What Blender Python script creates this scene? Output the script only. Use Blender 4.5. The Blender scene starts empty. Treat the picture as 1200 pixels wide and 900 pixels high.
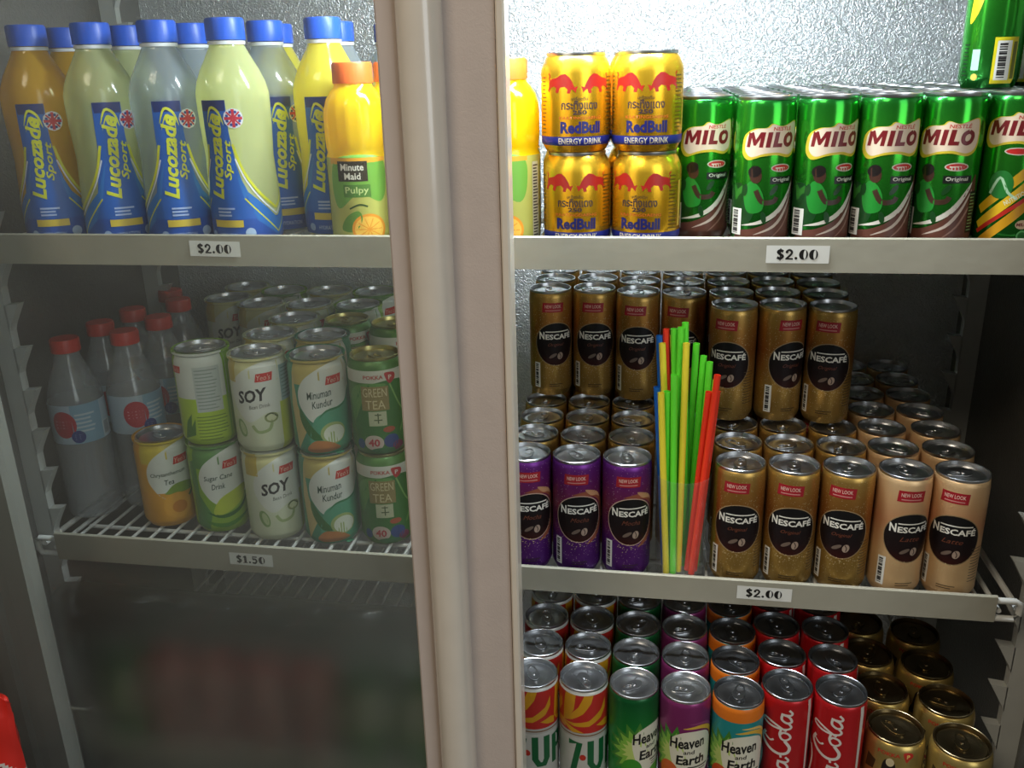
import bpy, bmesh, math, random
from mathutils import Vector, Matrix
from mathutils.geometry import tessellate_polygon
random.seed(7)
PI = math.pi
SC = bpy.context.scene
COL = SC.collection

# ------------------------------------------------------------------ camera, light, exposure
cam = bpy.data.cameras.new('camera'); cam_o = bpy.data.objects.new('camera', cam); COL.objects.link(cam_o)
cam.sensor_fit = 'HORIZONTAL'; cam.sensor_width = 36; cam.lens = 36 * 1052.88 / 1200
cam.clip_start = .02
r_ = Vector((0.98633365, 0.16296789, -0.02423631)); u_ = Vector((-0.03164475, 0.3317416, 0.94283939)); f_ = Vector((-0.16169274, 0.92918727, -0.33236498))
cam_o.matrix_world = Matrix(((r_.x, u_.x, -f_.x, 0), (r_.y, u_.y, -f_.y, 0), (r_.z, u_.z, -f_.z, .38617), (0, 0, 0, 1)))
SC.camera = cam_o
SC.view_settings.view_transform = 'Standard'; SC.view_settings.look = 'None'
SC.view_settings.exposure = 0.0; SC.view_settings.gamma = 1; SC.view_settings.use_curve_mapping = False
w = bpy.data.worlds.new('shop'); SC.world = w; w.use_nodes = True
w.node_tree.nodes['Background'].inputs[0].default_value = (1.0, .95, .87, 1)
w.node_tree.nodes['Background'].inputs[1].default_value = .075

def area(name, loc, target, sx, sy, power, color):
    l = bpy.data.lights.new(name, 'AREA'); l.shape = 'RECTANGLE'; l.size = sx; l.size_y = sy; l.energy = power; l.color = color
    o = bpy.data.objects.new(name, l); COL.objects.link(o); o.location = loc
    o.rotation_euler = (Vector(target) - Vector(loc)).to_track_quat('-Z', 'Y').to_euler()
    return o
area('shop_window_light', (1.75, -1.4, .95), (0, .8, .1), 1.4, 2.0, 27, (.88, .95, 1))
area('shop_ceiling_light', (-.9, -.7, 1.9), (0, .8, .1),   .8, .8, 22, (1, .86, .68))
TUBE_POWER = 6.3

# ------------------------------------------------------------------ materials
MC = {}
def M(name, col, rough=.5, metal=0., coat=0., spec=.5, bump=None, speck=None, grad=None):
    if name in MC: return MC[name]
    m = bpy.data.materials.new(name); m.use_nodes = True; nt = m.node_tree; b = nt.nodes['Principled BSDF']
    b.inputs['Base Color'].default_value = (*col, 1); b.inputs['Roughness'].default_value = rough
    b.inputs['Metallic'].default_value = metal; b.inputs['Coat Weight'].default_value = coat
    b.inputs['Coat Roughness'].default_value = .14; b.inputs['Specular IOR Level'].default_value = spec
    tc = nt.nodes.new('ShaderNodeTexCoord'); out = None
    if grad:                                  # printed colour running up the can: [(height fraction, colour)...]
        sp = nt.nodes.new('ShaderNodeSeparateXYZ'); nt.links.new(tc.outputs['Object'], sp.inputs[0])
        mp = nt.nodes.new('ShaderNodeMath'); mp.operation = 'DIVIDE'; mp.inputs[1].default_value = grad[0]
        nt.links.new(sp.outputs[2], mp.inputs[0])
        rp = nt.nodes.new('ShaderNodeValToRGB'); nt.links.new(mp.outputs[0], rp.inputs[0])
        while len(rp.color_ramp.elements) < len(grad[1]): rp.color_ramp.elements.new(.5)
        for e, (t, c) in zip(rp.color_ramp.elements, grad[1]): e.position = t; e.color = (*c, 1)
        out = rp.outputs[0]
    else:                                     # faint printed / painted variation
        n = nt.nodes.new('ShaderNodeTexNoise'); n.inputs['Scale'].default_value = 40; nt.links.new(tc.outputs['Object'], n.inputs['Vector'])
        mx = nt.nodes.new('ShaderNodeMix'); mx.data_type = 'RGBA'
        mx.inputs[6].default_value = (*[c * .93 for c in col], 1); mx.inputs[7].default_value = (*[min(1, c * 1.05) for c in col], 1)
        nt.links.new(n.outputs[0], mx.inputs[0]); out = mx.outputs[2]
    if speck:                                 # printed sparkle dots
        v = nt.nodes.new('ShaderNodeTexVoronoi'); v.inputs['Scale'].default_value = speck[0]; nt.links.new(tc.outputs['Object'], v.inputs['Vector'])
        lt = nt.nodes.new('ShaderNodeMath'); lt.operation = 'LESS_THAN'; lt.inputs[1].default_value = speck[2]; nt.links.new(v.outputs['Distance'], lt.inputs[0])
        mx = nt.nodes.new('ShaderNodeMix'); mx.data_type = 'RGBA'; mx.inputs[7].default_value = (*speck[1], 1)
        nt.links.new(lt.outputs[0], mx.inputs[0]); nt.links.new(out, mx.inputs[6]); out = mx.outputs[2]
    nt.links.new(out, b.inputs['Base Color'])
    if bump:
        kind, sc, st = bump
        if kind == 'voronoi':
            t = nt.nodes.new('ShaderNodeTexVoronoi'); t.feature = 'SMOOTH_F1'; t.inputs['Scale'].default_value = sc
            n2 = nt.nodes.new('ShaderNodeTexNoise'); n2.inputs['Scale'].default_value = sc * .6; n2.inputs['Detail'].default_value = 3
            nt.links.new(tc.outputs['Object'], n2.inputs['Vector'])
            a = nt.nodes.new('ShaderNodeVectorMath'); a.operation = 'MULTIPLY_ADD'; a.inputs[1].default_value = (.03, .03, .03)
            nt.links.new(n2.outputs['Color'], a.inputs[0]); nt.links.new(tc.outputs['Object'], a.inputs[2]); nt.links.new(a.outputs[0], t.inputs['Vector']); src = t.outputs['Distance']
        else:
            t = nt.nodes.new('ShaderNodeTexNoise'); t.inputs['Scale'].default_value = sc; t.inputs['Detail'].default_value = 4
            nt.links.new(tc.outputs['Object'], t.inputs['Vector']); src = t.outputs[0]
        bp = nt.nodes.new('ShaderNodeBump'); bp.inputs['Strength'].default_value = st; bp.inputs['Distance'].default_value = .002
        nt.links.new(src, bp.inputs['Height']); nt.links.new(bp.outputs[0], b.inputs['Normal'])
    MC[name] = m; return m
def s2l(h):
    return tuple(((int(h[i:i+2], 16) / 255 + .055) / 1.055) ** 2.4 if int(h[i:i+2], 16) > 10 else int(h[i:i+2], 16) / 255 / 12.92 for i in (0, 2, 4))
def ink(h, metal=.0, rough=.38): return M('ink_%s_%d' % (h, int(metal * 10)), s2l(h), rough, metal)
def edge_gloss(nt, base, edge):
    """mirror share of a thin clear skin: small head-on, rising towards grazing, the same on both sides"""
    lw = nt.nodes.new('ShaderNodeLayerWeight'); lw.inputs[0].default_value = .5
    pw = nt.nodes.new('ShaderNodeMath'); pw.operation = 'POWER'; pw.inputs[1].default_value = 4.5; nt.links.new(lw.outputs['Facing'], pw.inputs[0])
    ma = nt.nodes.new('ShaderNodeMath'); ma.operation = 'MULTIPLY_ADD'; ma.inputs[1].default_value = edge; ma.inputs[2].default_value = base; ma.use_clamp = True
    nt.links.new(pw.outputs[0], ma.inputs[0]); return ma
def clear(name, tint, ior=1.45, gloss_rough=.03, tr=1.0, diffuse_mix=0., diffuse_col=(.7, .7, .7)):
    """thin clear plastic or glass: see-through with a Fresnel gloss and an optional pale diffuse share"""
    if name in MC: return MC[name]
    m = bpy.data.materials.new(name); m.use_nodes = True; nt = m.node_tree; nt.nodes.remove(nt.nodes['Principled BSDF'])
    o = nt.nodes['Material Output']; t = nt.nodes.new('ShaderNodeBsdfTransparent'); t.inputs[0].default_value = (*tint, 1)
    g = nt.nodes.new('ShaderNodeBsdfGlossy'); g.inputs['Roughness'].default_value = gloss_rough
    fr = edge_gloss(nt, .02 + (ior - 1) * .06, (ior - 1) * 1.2)
    mx = nt.nodes.new('ShaderNodeMixShader'); nt.links.new(fr.outputs[0], mx.inputs[0]); nt.links.new(g.outputs[0], mx.inputs[2])
    if diffuse_mix:
        d = nt.nodes.new('ShaderNodeBsdfDiffuse'); d.inputs[0].default_value = (*diffuse_col, 1)
        m2 = nt.nodes.new('ShaderNodeMixShader'); m2.inputs[0].default_value = diffuse_mix
        nt.links.new(t.outputs[0], m2.inputs[1]); nt.links.new(d.outputs[0], m2.inputs[2]); nt.links.new(m2.outputs[0], mx.inputs[1])
    else: nt.links.new(t.outputs[0], mx.inputs[1])
    nt.links.new(mx.outputs[0], o.inputs[0]); MC[name] = m; return m
def juice(name, col, trans=.45, rough=.25):
    if name in MC: return MC[name]
    m = bpy.data.materials.new(name); m.use_nodes = True; nt = m.node_tree; nt.nodes.remove(nt.nodes['Principled BSDF'])
    o = nt.nodes['Material Output']
    d = nt.nodes.new('ShaderNodeBsdfDiffuse'); d.inputs[0].default_value = (*col, 1)
    t = nt.nodes.new('ShaderNodeBsdfTranslucent'); t.inputs[0].default_value = (*col, 1)
    c = nt.nodes.new('ShaderNodeBsdfTransparent'); c.inputs[0].default_value = (*[min(1, x ** .35) for x in col], 1)
    g = nt.nodes.new('ShaderNodeBsdfGlossy'); g.inputs['Roughness'].default_value = .12
    a = nt.nodes.new('ShaderNodeMixShader'); a.inputs[0].default_value = .5; nt.links.new(d.outputs[0], a.inputs[1]); nt.links.new(t.outputs[0], a.inputs[2])
    b = nt.nodes.new('ShaderNodeMixShader'); b.inputs[0].default_value = trans; nt.links.new(a.outputs[0], b.inputs[1]); nt.links.new(c.outputs[0], b.inputs[2])
    fr = edge_gloss(nt, .045, .45)
    e = nt.nodes.new('ShaderNodeMixShader'); nt.links.new(fr.outputs[0], e.inputs[0]); nt.links.new(b.outputs[0], e.inputs[1]); nt.links.new(g.outputs[0], e.inputs[2])
    nt.links.new(e.outputs[0], o.inputs[0]); MC[name] = m; return m

ALU = M('aluminium', (.62, .63, .64), .3, 1)
ALU_DARK = M('dark_lid', (.36, .37, .38), .3, 1)
BRONZE_LID = M('bronze_lid', (.28, .22, .12), .3, 1)
GOLD_LID = M('gold_lid', (.55, .5, .2), .3, 1)
CREAM = M('cream_frame_plastic', s2l('e4d8c6'), .3, coat=.5)
ROSE = M('rose_grey_frame', s2l('c9bbb1'), .45)
RAIL = M('price_rail_metal', s2l('aca896'), .45, .25, bump=('noise', 60, .15))
WIRE = M('white_wire', s2l('d4d5cf'), .4)
LINER = M('cabinet_liner', s2l('a8a8a2'), .4)
PILASTER = M('pilaster_plastic', s2l('b2b4ae'), .45)
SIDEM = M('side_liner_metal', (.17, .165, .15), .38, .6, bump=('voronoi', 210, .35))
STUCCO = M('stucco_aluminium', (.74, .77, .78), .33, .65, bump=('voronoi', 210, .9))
BLACK = M('black_void', (.02, .02, .02), .6)

# ------------------------------------------------------------------ mesh helpers
def link(name, bm, mats, parent=None, smooth=True, loc=None):
    me = bpy.data.meshes.new(name); bm.to_mesh(me); bm.free()
    for m in (mats if isinstance(mats, (list, tuple)) else [mats]): me.materials.append(m)
    if smooth:
        for p in me.polygons: p.use_smooth = True
        me.set_sharp_from_angle(angle=.7)
    o = bpy.data.objects.new(name, me); COL.objects.link(o)
    if parent: o.parent = parent
    if loc: o.location = loc
    return o
def thing(name, label, cat, loc=(0, 0, 0), rz=0, group=None):
    o = bpy.data.objects.new(name, None); COL.objects.link(o); o.empty_display_size = .02
    o.location = loc; o.rotation_euler = (0, 0, rz); o['label'] = label; o['category'] = cat
    if group: o['group'] = group
    return o
def box(bm, x0, x1, y0, y1, z0, z1, mi=0, bev=0):
    r = bmesh.ops.create_cube(bm, size=1)['verts']
    for v in r: v.co = Vector((x0 + (v.co.x + .5) * (x1 - x0), y0 + (v.co.y + .5) * (y1 - y0), z0 + (v.co.z + .5) * (z1 - z0)))
    fs = {f for v in r for f in v.link_faces}
    for f in fs: f.material_index = mi
    if bev:
        es = {e for v in r for e in v.link_edges}
        bmesh.ops.bevel(bm, geom=list(es), offset=bev, segments=2, profile=.5, affect='EDGES')
    return bm
def lathe(bm, prof, n=48, mi=0, cx=0, cy=0, sx=1, sy=1):
    rings = []
    for r, z in prof:
        if r < 1e-6: rings.append([bm.verts.new((cx, cy, z))])
        else: rings.append([bm.verts.new((cx + r * sx * math.cos(2 * PI * i / n), cy + r * sy * math.sin(2 * PI * i / n), z)) for i in range(n)])
    for a, b in zip(rings, rings[1:]):
        for i in range(n):
            j = (i + 1) % n
            if len(a) == 1 and len(b) == 1: continue
            if len(a) == 1: f = bm.faces.new((a[0], b[j], b[i]))
            elif len(b) == 1: f = bm.faces.new((a[i], a[j], b[0]))
            else: f = bm.faces.new((a[i], a[j], b[j], b[i]))
            f.material_index = mi
    return bm
def tube(bm, pts, r, n=8, mi=0, cap=True):
    pts = [Vector(p) for p in pts]; rings = []
    for i, p in enumerate(pts):
        d = (pts[min(i + 1, len(pts) - 1)] - pts[max(i - 1, 0)]).normalized()
        a = d.cross(Vector((0, 0, 1)) if abs(d.z) < .9 else Vector((1, 0, 0))).normalized(); b = d.cross(a)
        rings.append([bm.verts.new(p + (a * math.cos(2 * PI * k / n) + b * math.sin(2 * PI * k / n)) * r) for k in range(n)])
    for A, B in zip(rings, rings[1:]):
        for k in range(n):
            f = bm.faces.new((A[k], A[(k + 1) % n], B[(k + 1) % n], B[k])); f.material_index = mi
    if cap:
        bm.faces.new(rings[0][::-1]).material_index = mi; bm.faces.new(rings[-1]).material_index = mi
    return bm
def extrude_z(bm, poly, z0, z1, mi=0):
    a = [bm.verts.new((x, y, z0)) for x, y in poly]; b = [bm.verts.new((x, y, z1)) for x, y in poly]; n = len(poly)
    for i in range(n): bm.faces.new((a[i], a[(i + 1) % n], b[(i + 1) % n], b[i])).material_index = mi
    bm.faces.new(a[::-1]).material_index = mi; bm.faces.new(b).material_index = mi
    return bm

# ------------------------------------------------------------------ printed artwork (2-D shapes in mm, later wrapped round a body)
TXT = {}
def text_tris(s, bold, shear):
    k = (s, bold, shear)
    if k not in TXT:
        c = bpy.data.curves.new('lettering', 'FONT'); c.body = s; c.resolution_u = 2; c.offset = bold; c.shear = shear; c.align_x = 'LEFT'
        o = bpy.data.objects.new('lettering', c); COL.objects.link(o)
        me = bpy.data.meshes.new_from_object(o.evaluated_get(bpy.context.evaluated_depsgraph_get()))
        vs = [(v.co.x, v.co.y) for v in me.vertices]; fs = [tuple(p.vertices) for p in me.polygons]
        x0 = min(v[0] for v in vs); x1 = max(v[0] for v in vs); y0 = min(v[1] for v in vs); y1 = max(v[1] for v in vs)
        vs = [((x - (x0 + x1) / 2) / (x1 - x0), (y - (y0 + y1) / 2) / (y1 - y0)) for x, y in vs]
        bpy.data.objects.remove(o); bpy.data.curves.remove(c); bpy.data.meshes.remove(me); TXT[k] = (vs, fs)
    return TXT[k]
def catmull(pts, n=5, closed=False):
    out = []; N = len(pts)
    for i in range(N if closed else N - 1):
        P = [pts[(i + k) % N] if closed else pts[min(max(i + k, 0), N - 1)] for k in (-1, 0, 1, 2)]
        for j in range(n):
            t = j / n
            out.append(tuple(.5 * (2 * P[1][a] + (P[2][a] - P[0][a]) * t + (2 * P[0][a] - 5 * P[1][a] + 4 * P[2][a] - P[3][a]) * t * t + (3 * P[1][a] - P[0][a] - 3 * P[2][a] + P[3][a]) * t ** 3) for a in (0, 1)))
    if not closed: out.append(tuple(pts[-1]))
    return out
class Art:
    def __init__(s): s.items = []; s.n = 0
    def add(s, vs, fs, c, layer=None):
        s.n += 1; s.items.append((vs, fs, c, s.n if layer is None else layer)); return s
    def poly(s, pts, c, smooth=False):
        if smooth: pts = catmull(pts, 5, True)
        a = sum(p[0] * q[1] - q[0] * p[1] for p, q in zip(pts, pts[1:] + pts[:1]))
        if a < 0: pts = pts[::-1]
        t = tessellate_polygon([[Vector((x, y, 0)) for x, y in pts]])
        fs = []
        for f in t:
            A = sum(pts[f[i]][0] * pts[f[(i + 1) % 3]][1] - pts[f[(i + 1) % 3]][0] * pts[f[i]][1] for i in range(3))
            if abs(A) > 1e-9: fs.append(tuple(f) if A > 0 else tuple(f)[::-1])
        return s.add(pts, fs, c)
    def rect(s, x0, x1, y0, y1, c): return s.add([(x0, y0), (x1, y0), (x1, y1), (x0, y1)], [(0, 1, 2, 3)], c)
    def ell(s, cx, cy, rx, ry, c, n=28, rot=0):
        cs, sn = math.cos(rot), math.sin(rot)
        pts = [(rx * math.cos(2 * PI * i / n), ry * math.sin(2 * PI * i / n)) for i in range(n)]
        return s.add([(cx + x * cs - y * sn, cy + x * sn + y * cs) for x, y in pts], [tuple(range(n))], c)
    def stroke(s, pts, wd, c, smooth=True, taper=False):
        if smooth: pts = catmull(pts, 4)
        vs = []; N = len(pts)
        for i, p in enumerate(pts):
            a = pts[max(i - 1, 0)]; b = pts[min(i + 1, N - 1)]; d = math.hypot(b[0] - a[0], b[1] - a[1]) or 1
            nx, ny = -(b[1] - a[1]) / d, (b[0] - a[0]) / d; k = wd / 2 * (math.sin(PI * (i + .35) / (N - .3)) if taper else 1)
            vs += [(p[0] + nx * k, p[1] + ny * k), (p[0] - nx * k, p[1] - ny * k)]
        return s.add(vs, [(2 * i, 2 * i + 1, 2 * i + 3, 2 * i + 2) for i in range(N - 1)], c)
    def text(s, t, cx, cy, wd, ht, c, bold=.02, shear=0, rot=0):
        vs, fs = text_tris(t, bold, shear); cs, sn = math.cos(math.radians(rot)), math.sin(math.radians(rot))
        return s.add([(cx + x * wd * cs - y * ht * sn, cy + x * wd * sn + y * ht * cs) for x, y in vs], fs, c)
    def barcode(s, cx, cy, wd, ht, vert=True, white='d8d6cc', k=9):
        s.rect(cx - wd / 2, cx + wd / 2, cy - ht / 2, cy + ht / 2, white); r = random.Random(3); n = 15
        for i in range(n):
            t = cy - ht * .44 + ht * .88 * i / n; s.n -= 1 if i else 0
            s.rect(cx - wd * .34, cx + wd * .2, t, t + ht * .055 * r.choice((.5, .7, 1)), '1c1a18')
        return s
    def lines(s, x0, x1, y0, y1, n, c, th=.45, seed=1):
        r = random.Random(seed)
        for i in range(n):
            y = y1 - (y1 - y0) * (i + .5) / n; s.n -= 1 if i else 0
            s.rect(x0, x1 - (x1 - x0) * r.random() * .3, y - th, y + th, c)
        return s
def wrap(bm, art, rfun, mats, cuts, lift=.000010, step=.0028):
    """cut the flat artwork into strips and bend it round the body, one thin print layer above the other"""
    groups = {}
    for vs, fs, c, layer in art.items: groups.setdefault((c, layer), []).append((vs, fs))
    for (c, layer), lst in groups.items():
        if c not in mats: mats.append(c)
        mi = mats.index(c); b = bmesh.new()
        for vs, fs in lst:
            V = [b.verts.new((x * .001, y * .001, 0)) for x, y in vs]
            for f in fs:
                try: b.faces.new([V[i] for i in f])
                except ValueError: pass
        if not b.verts: b.free(); continue
        x0 = min(v.co.x for v in b.verts); x1 = max(v.co.x for v in b.verts); y0 = min(v.co.y for v in b.verts); y1 = max(v.co.y for v in b.verts)
        k = math.ceil(x0 / step)
        while k * step < x1:
            bmesh.ops.bisect_plane(b, geom=b.verts[:] + b.edges[:] + b.faces[:], dist=1e-7, plane_co=(k * step, 0, 0), plane_no=(1, 0, 0)); k += 1
        for z in cuts:
            if y0 < z < y1: bmesh.ops.bisect_plane(b, geom=b.verts[:] + b.edges[:] + b.faces[:], dist=1e-7, plane_co=(0, z, 0), plane_no=(0, 1, 0))
        R0 = rfun(None); mp = {}
        for v in b.verts:
            th = v.co.x / R0; r = rfun(v.co.y) + .00003 + lift * layer
            mp[v] = bm.verts.new((r * math.sin(th), -r * math.cos(th), v.co.y))
        for f in b.faces:
            if f.calc_area() < 1e-12: continue
            try: nf = bm.faces.new([mp[v] for v in f.verts]); nf.material_index = mi
            except ValueError: pass
        b.free()
def prof_fun(prof, R):
    out = [(r, z) for r, z in prof]
    def f(z):
        if z is None: return R
        for (r0, z0), (r1, z1) in zip(out, out[1:]):
            if z0 <= z <= z1 and z1 > z0: return r0 + (r1 - r0) * (z - z0) / (z1 - z0)
        return R
    return f

# ------------------------------------------------------------------ drink cans
def tab_bm(rl, z):
    bm = bmesh.new(); L, Wd = rl * .5, rl * .27; n = 20; A = []; B = []
    for t in (0, 1):
        o = []; i_ = []
        for k in range(n):
            a = 2 * PI * k / n
            o.append(bm.verts.new((Wd * math.cos(a) * (1 if math.sin(a) < 0 else .82), L * math.sin(a) + L * .25, z + t * .0009)))
            i_.append(bm.verts.new((Wd * .55 * math.cos(a), L * .38 * math.sin(a) + L * .62, z + t * .0009)))
        A.append(o); B.append(i_)
    for k in range(n):
        j = (k + 1) % n
        bm.faces.new((A[1][k], A[1][j], B[1][j], B[1][k])); bm.faces.new((A[0][j], A[0][k], B[0][k], B[0][j]))
        bm.faces.new((A[0][k], A[0][j], A[1][j], A[1][k])); bm.faces.new((B[0][j], B[0][k], B[1][k], B[1][j]))
    lathe(bm, [(0, z + .0019), (.0016, z + .0017), (.0021, z + .0008)][::-1], 12)
    return bm
def can_proto(label, cat, R, H, rl, base, art, lidmat=None, neck=.009, rimmat=None):
    lidmat = lidmat or ALU
    t = thing('drink_can', label, cat, (0, 0, -5)); t['proto'] = 1
    prof = [(0, .004), (R * .72, .0035), (R * .8, 0.0), (R * .86, .0004), (R * .985, .0075), (R, .0095), (R, H - neck - .004), (R * .985, H - neck)]
    prof += [(rl + (R * .985 - rl) * .35, H - neck * .45), (rl - .0006, H - .0032)]
    bm = bmesh.new(); lathe(bm, prof, 44); mats = [None]
    cuts = [z for r, z in prof]
    wrap(bm, art, prof_fun(prof[2:], R), mats, cuts)
    link('can_body', bm, [base] + [c if not isinstance(c, str) else ink(c) for c in mats[1:]], t)
    bm = bmesh.new()
    lathe(bm, [(rl - .0006, H - .0033), (rl, H - .0022), (rl, H - .0004), (rl - .0006, H), (rl - .0013, H - .0004), (rl - .0024, H - .0062), (rl - .0034, H - .0064), (rl - .0041, H - .0042), (rl * .55, H - .0040), (rl * .52, H - .0043), (0, H - .0043)], 44)
    # scored mouth opening on the lid panel
    for k in range(14):
        a0, a1 = 2 * PI * k / 14, 2 * PI * (k + 1) / 14; q = []
        for a, s in ((a0, 1), (a1, 1), (a1, .9), (a0, .9)): q.append(bm.verts.new((rl * .34 * s * math.cos(a), -rl * .42 + rl * .3 * s * math.sin(a), H - .00375)))
        bm.faces.new(q)
    lid = link('lid', bm, lidmat, t)
    link('pull_tab', tab_bm(rl, H - .0038), lidmat, lid)
    return t
KIND = {}
def dup(root, loc, rz, label, group=None, lidrot=None):
    if root.get('proto'):
        r = root; del r['proto']
        r.location = loc; r.rotation_euler = (0, 0, rz); r['label'] = label
        if group: r['group'] = group
        if lidrot is not None:
            for c in r.children:
                if c.name.startswith('lid'): c.rotation_euler = (0, 0, lidrot)
        return r
    r = root.copy(); COL.objects.link(r); r.location = loc; r.rotation_euler = (0, 0, rz); r['label'] = label
    if 'group' in r and not group: del r['group']
    if group: r['group'] = group
    for ch in list(root.children):
        c = ch.copy(); COL.objects.link(c); c.parent = r
        if lidrot is not None and ch.name.startswith('lid'): c.rotation_euler = (0, 0, lidrot)
        for g in ch.children:
            d = g.copy(); COL.objects.link(d); d.parent = c
    return r
def put(kind, x, y, z, off, label, group, dx=0):
    """stand one drink on the shelf; off = how far its label is turned away from the shopper (degrees)"""
    rz = -math.atan2(x, y) + math.radians(off)
    return dup(KIND[kind], (x, y, z), rz, label, group, random.uniform(-.5, .5) + random.choice((0, 0, PI / 2, PI)))

# --- coffee cans
def coffee_art(script, accent):
    a = Art()
    if accent == 'purple':                    # copper swirl behind the round badge
        a.poly([(-8, 95), (6, 99), (20, 96), (30, 84), (32, 66), (24, 46), (8, 36), (14, 44), (26, 60), (27, 78), (18, 90), (4, 94)], '8a4a34', True)
        a.poly([(6, 101), (15, 99), (22, 95), (26, 88), (20, 92), (12, 94)], 'b98862', True)
    rng = '9a7f5a' if accent != 'purple' else 'b99a86'
    a.poly([(26.4 * math.cos(t) * (1 + .04 * math.sin(t)), 67 + 27.6 * math.sin(t)) for t in [2 * PI * i / 40 for i in range(40)]], rng)
    a.poly([(25.5 * math.cos(t) * (1 + .04 * math.sin(t)), 67 + 26.6 * math.sin(t)) for t in [2 * PI * i / 40 for i in range(40)]], BADGE)
    a.text('N', -17.6, 78, 6.6, 9.5, 'e4e0d2', .03); a.n -= 1
    a.text('ESCAF\u00c9', 4, 77.2, 34, 8.2 if True else 7, 'e4e0d2', .03); a.n -= 1
    a.rect(-13, 17.5, 82.2, 83.4, 'e4e0d2')
    a.text(script, 0, 66, 20, 5, '6e3a26', .0, .4)
    a.ell(-4, 52.5, 5.5, 2.0, '6b5a4e', 16, .5); a.ell(5, 52, 3.4, 4.6, 'a08a78', 18, -.3); a.stroke([(4, 55.5), (5.8, 52), (5, 48.6)], .9, '2a1612')
    a.poly([(-17, 107), (9, 107), (10, 118.5), (-16, 119)], '9c1c26'); a.text('NEW LOOK', -3.5, 114.3, 20, 4.2, 'd8b0a0', .02); a.rect(-13, 6, 108.8, 110.0, 'c08078')
    a.barcode(-24.5, 27, 8, 32); a.lines(-9, 9, 12, 17, 2, '3a2c1c', .4)
    a.lines(20, 36, 20, 60, 12, '4a3a26', .35, 5)
    for i in range(26):                       # printed sparkles under the badge
        r = random.Random(i); a.n -= 1 if i else 0
        a.ell(r.uniform(-18, 22), r.uniform(30, 40) + abs(r.uniform(-1, 1)) * 2, .5, .5, 'd8c08a', 6)
    return a
BADGE = M('badge_black', (.01, .008, .008), .4, spec=.25, grad=(.133, [(.30, (.035, .006, .004)), (.40, (.012, .005, .005)), (.6, (.008, .007, .007)), (1, (.008, .007, .007))]))
GOLDC = M('coffee_gold', (.4, .26, .08), .36, .75, speck=(420, (.75, .6, .3), .16), grad=(.133, [(0, (.36, .22, .06)), (.3, (.44, .26, .06)), (.62, (.36, .14, .03)), (.8, (.44, .21, .045)), (1, (.52, .34, .09))]))
PURPC = M('coffee_purple', (.2, .03, .3), .36, .55, speck=(420, (.75, .5, .6), .13), grad=(.133, [(0, (.085, .012, .16)), (.3, (.11, .015, .19)), (.6, (.22, .03, .06)), (.78, (.17, .02, .13)), (1, (.13, .02, .22))]))
CREAMC = M('coffee_cream', (.7, .5, .3), .42, .45, grad=(.133, [(0, (.64, .42, .21)), (.35, (.74, .48, .23)), (.62, (.62, .29, .13)), (.8, (.68, .40, .19)), (1, (.76, .53, .28))]))
RS, HS, LS = .0260, .1325, .0252
KIND['gold'] = can_proto('', 'can', RS, HS, LS, GOLDC, coffee_art('Original', 'gold'))
KIND['purple'] = can_proto('', 'can', RS, HS, LS, PURPC, coffee_art('Mocha', 'purple'))
KIND['cream'] = can_proto('', 'can', RS, HS, LS, CREAMC, coffee_art('Latte', 'cream'))

# --- malt drink cans
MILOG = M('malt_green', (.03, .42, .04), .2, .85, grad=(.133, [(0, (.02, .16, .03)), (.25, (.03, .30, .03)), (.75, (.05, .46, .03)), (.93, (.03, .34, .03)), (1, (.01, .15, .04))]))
def malt_logo(a, cx, cy, k=1.0):
    blob = [(-22, -6), (-20, 3), (-13, 8), (-4, 9), (0, 12), (8, 10), (20, 14), (23, 8), (22, -8), (15, -14), (4, -12), (-6, -13), (-16, -16), (-21, -12)]
    a.poly([(cx + x * 1.22 * k - 1, cy + y * 1.12 * k - .8) for x, y in blob], 'b9a52a', True)
    a.poly([(cx + x * 1.12 * k, cy + y * k) for x, y in blob], 'cdb9a0', True)
    K = '6a1418'; n0 = a.n + 1
    def sk(pts): return [(cx + (x + y * .16) * k, cy - 1 * k + y * k) for x, y in pts]
    for pts in ([(-22, -6.5), (-22, 6.5), (-17.6, 6.5), (-14.6, 0), (-11.6, 6.5), (-7.2, 6.5), (-7.2, -6.5), (-10.6, -6.5), (-10.6, 1.5), (-13.6, -5), (-15.6, -5), (-18.6, 1.5), (-18.6, -6.5)],
                [(-5, -6.5), (-5, 6.5), (-1, 6.5), (-1, -6.5)], [(1.2, -6.5), (1.2, 6.5), (5.2, 6.5), (5.2, -3.2), (9.6, -3.2), (9.6, -6.5)]):
        a.poly(sk(pts), K); a.n = n0
    a.stroke(sk([(15.8, 4.9), (12.6, 3), (11.8, 0), (12.8, -3.4), (15.8, -4.9), (18.9, -3.4), (20, 0), (19, 3), (15.8, 4.9)]), 3.5 * k, K); a.n = n0 + 1; a.text('NESTL\u00c9', cx + 9 * k, cy + 8.6 * k, 18 * k, 4 * k, 'b03028', .02, .1)
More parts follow.
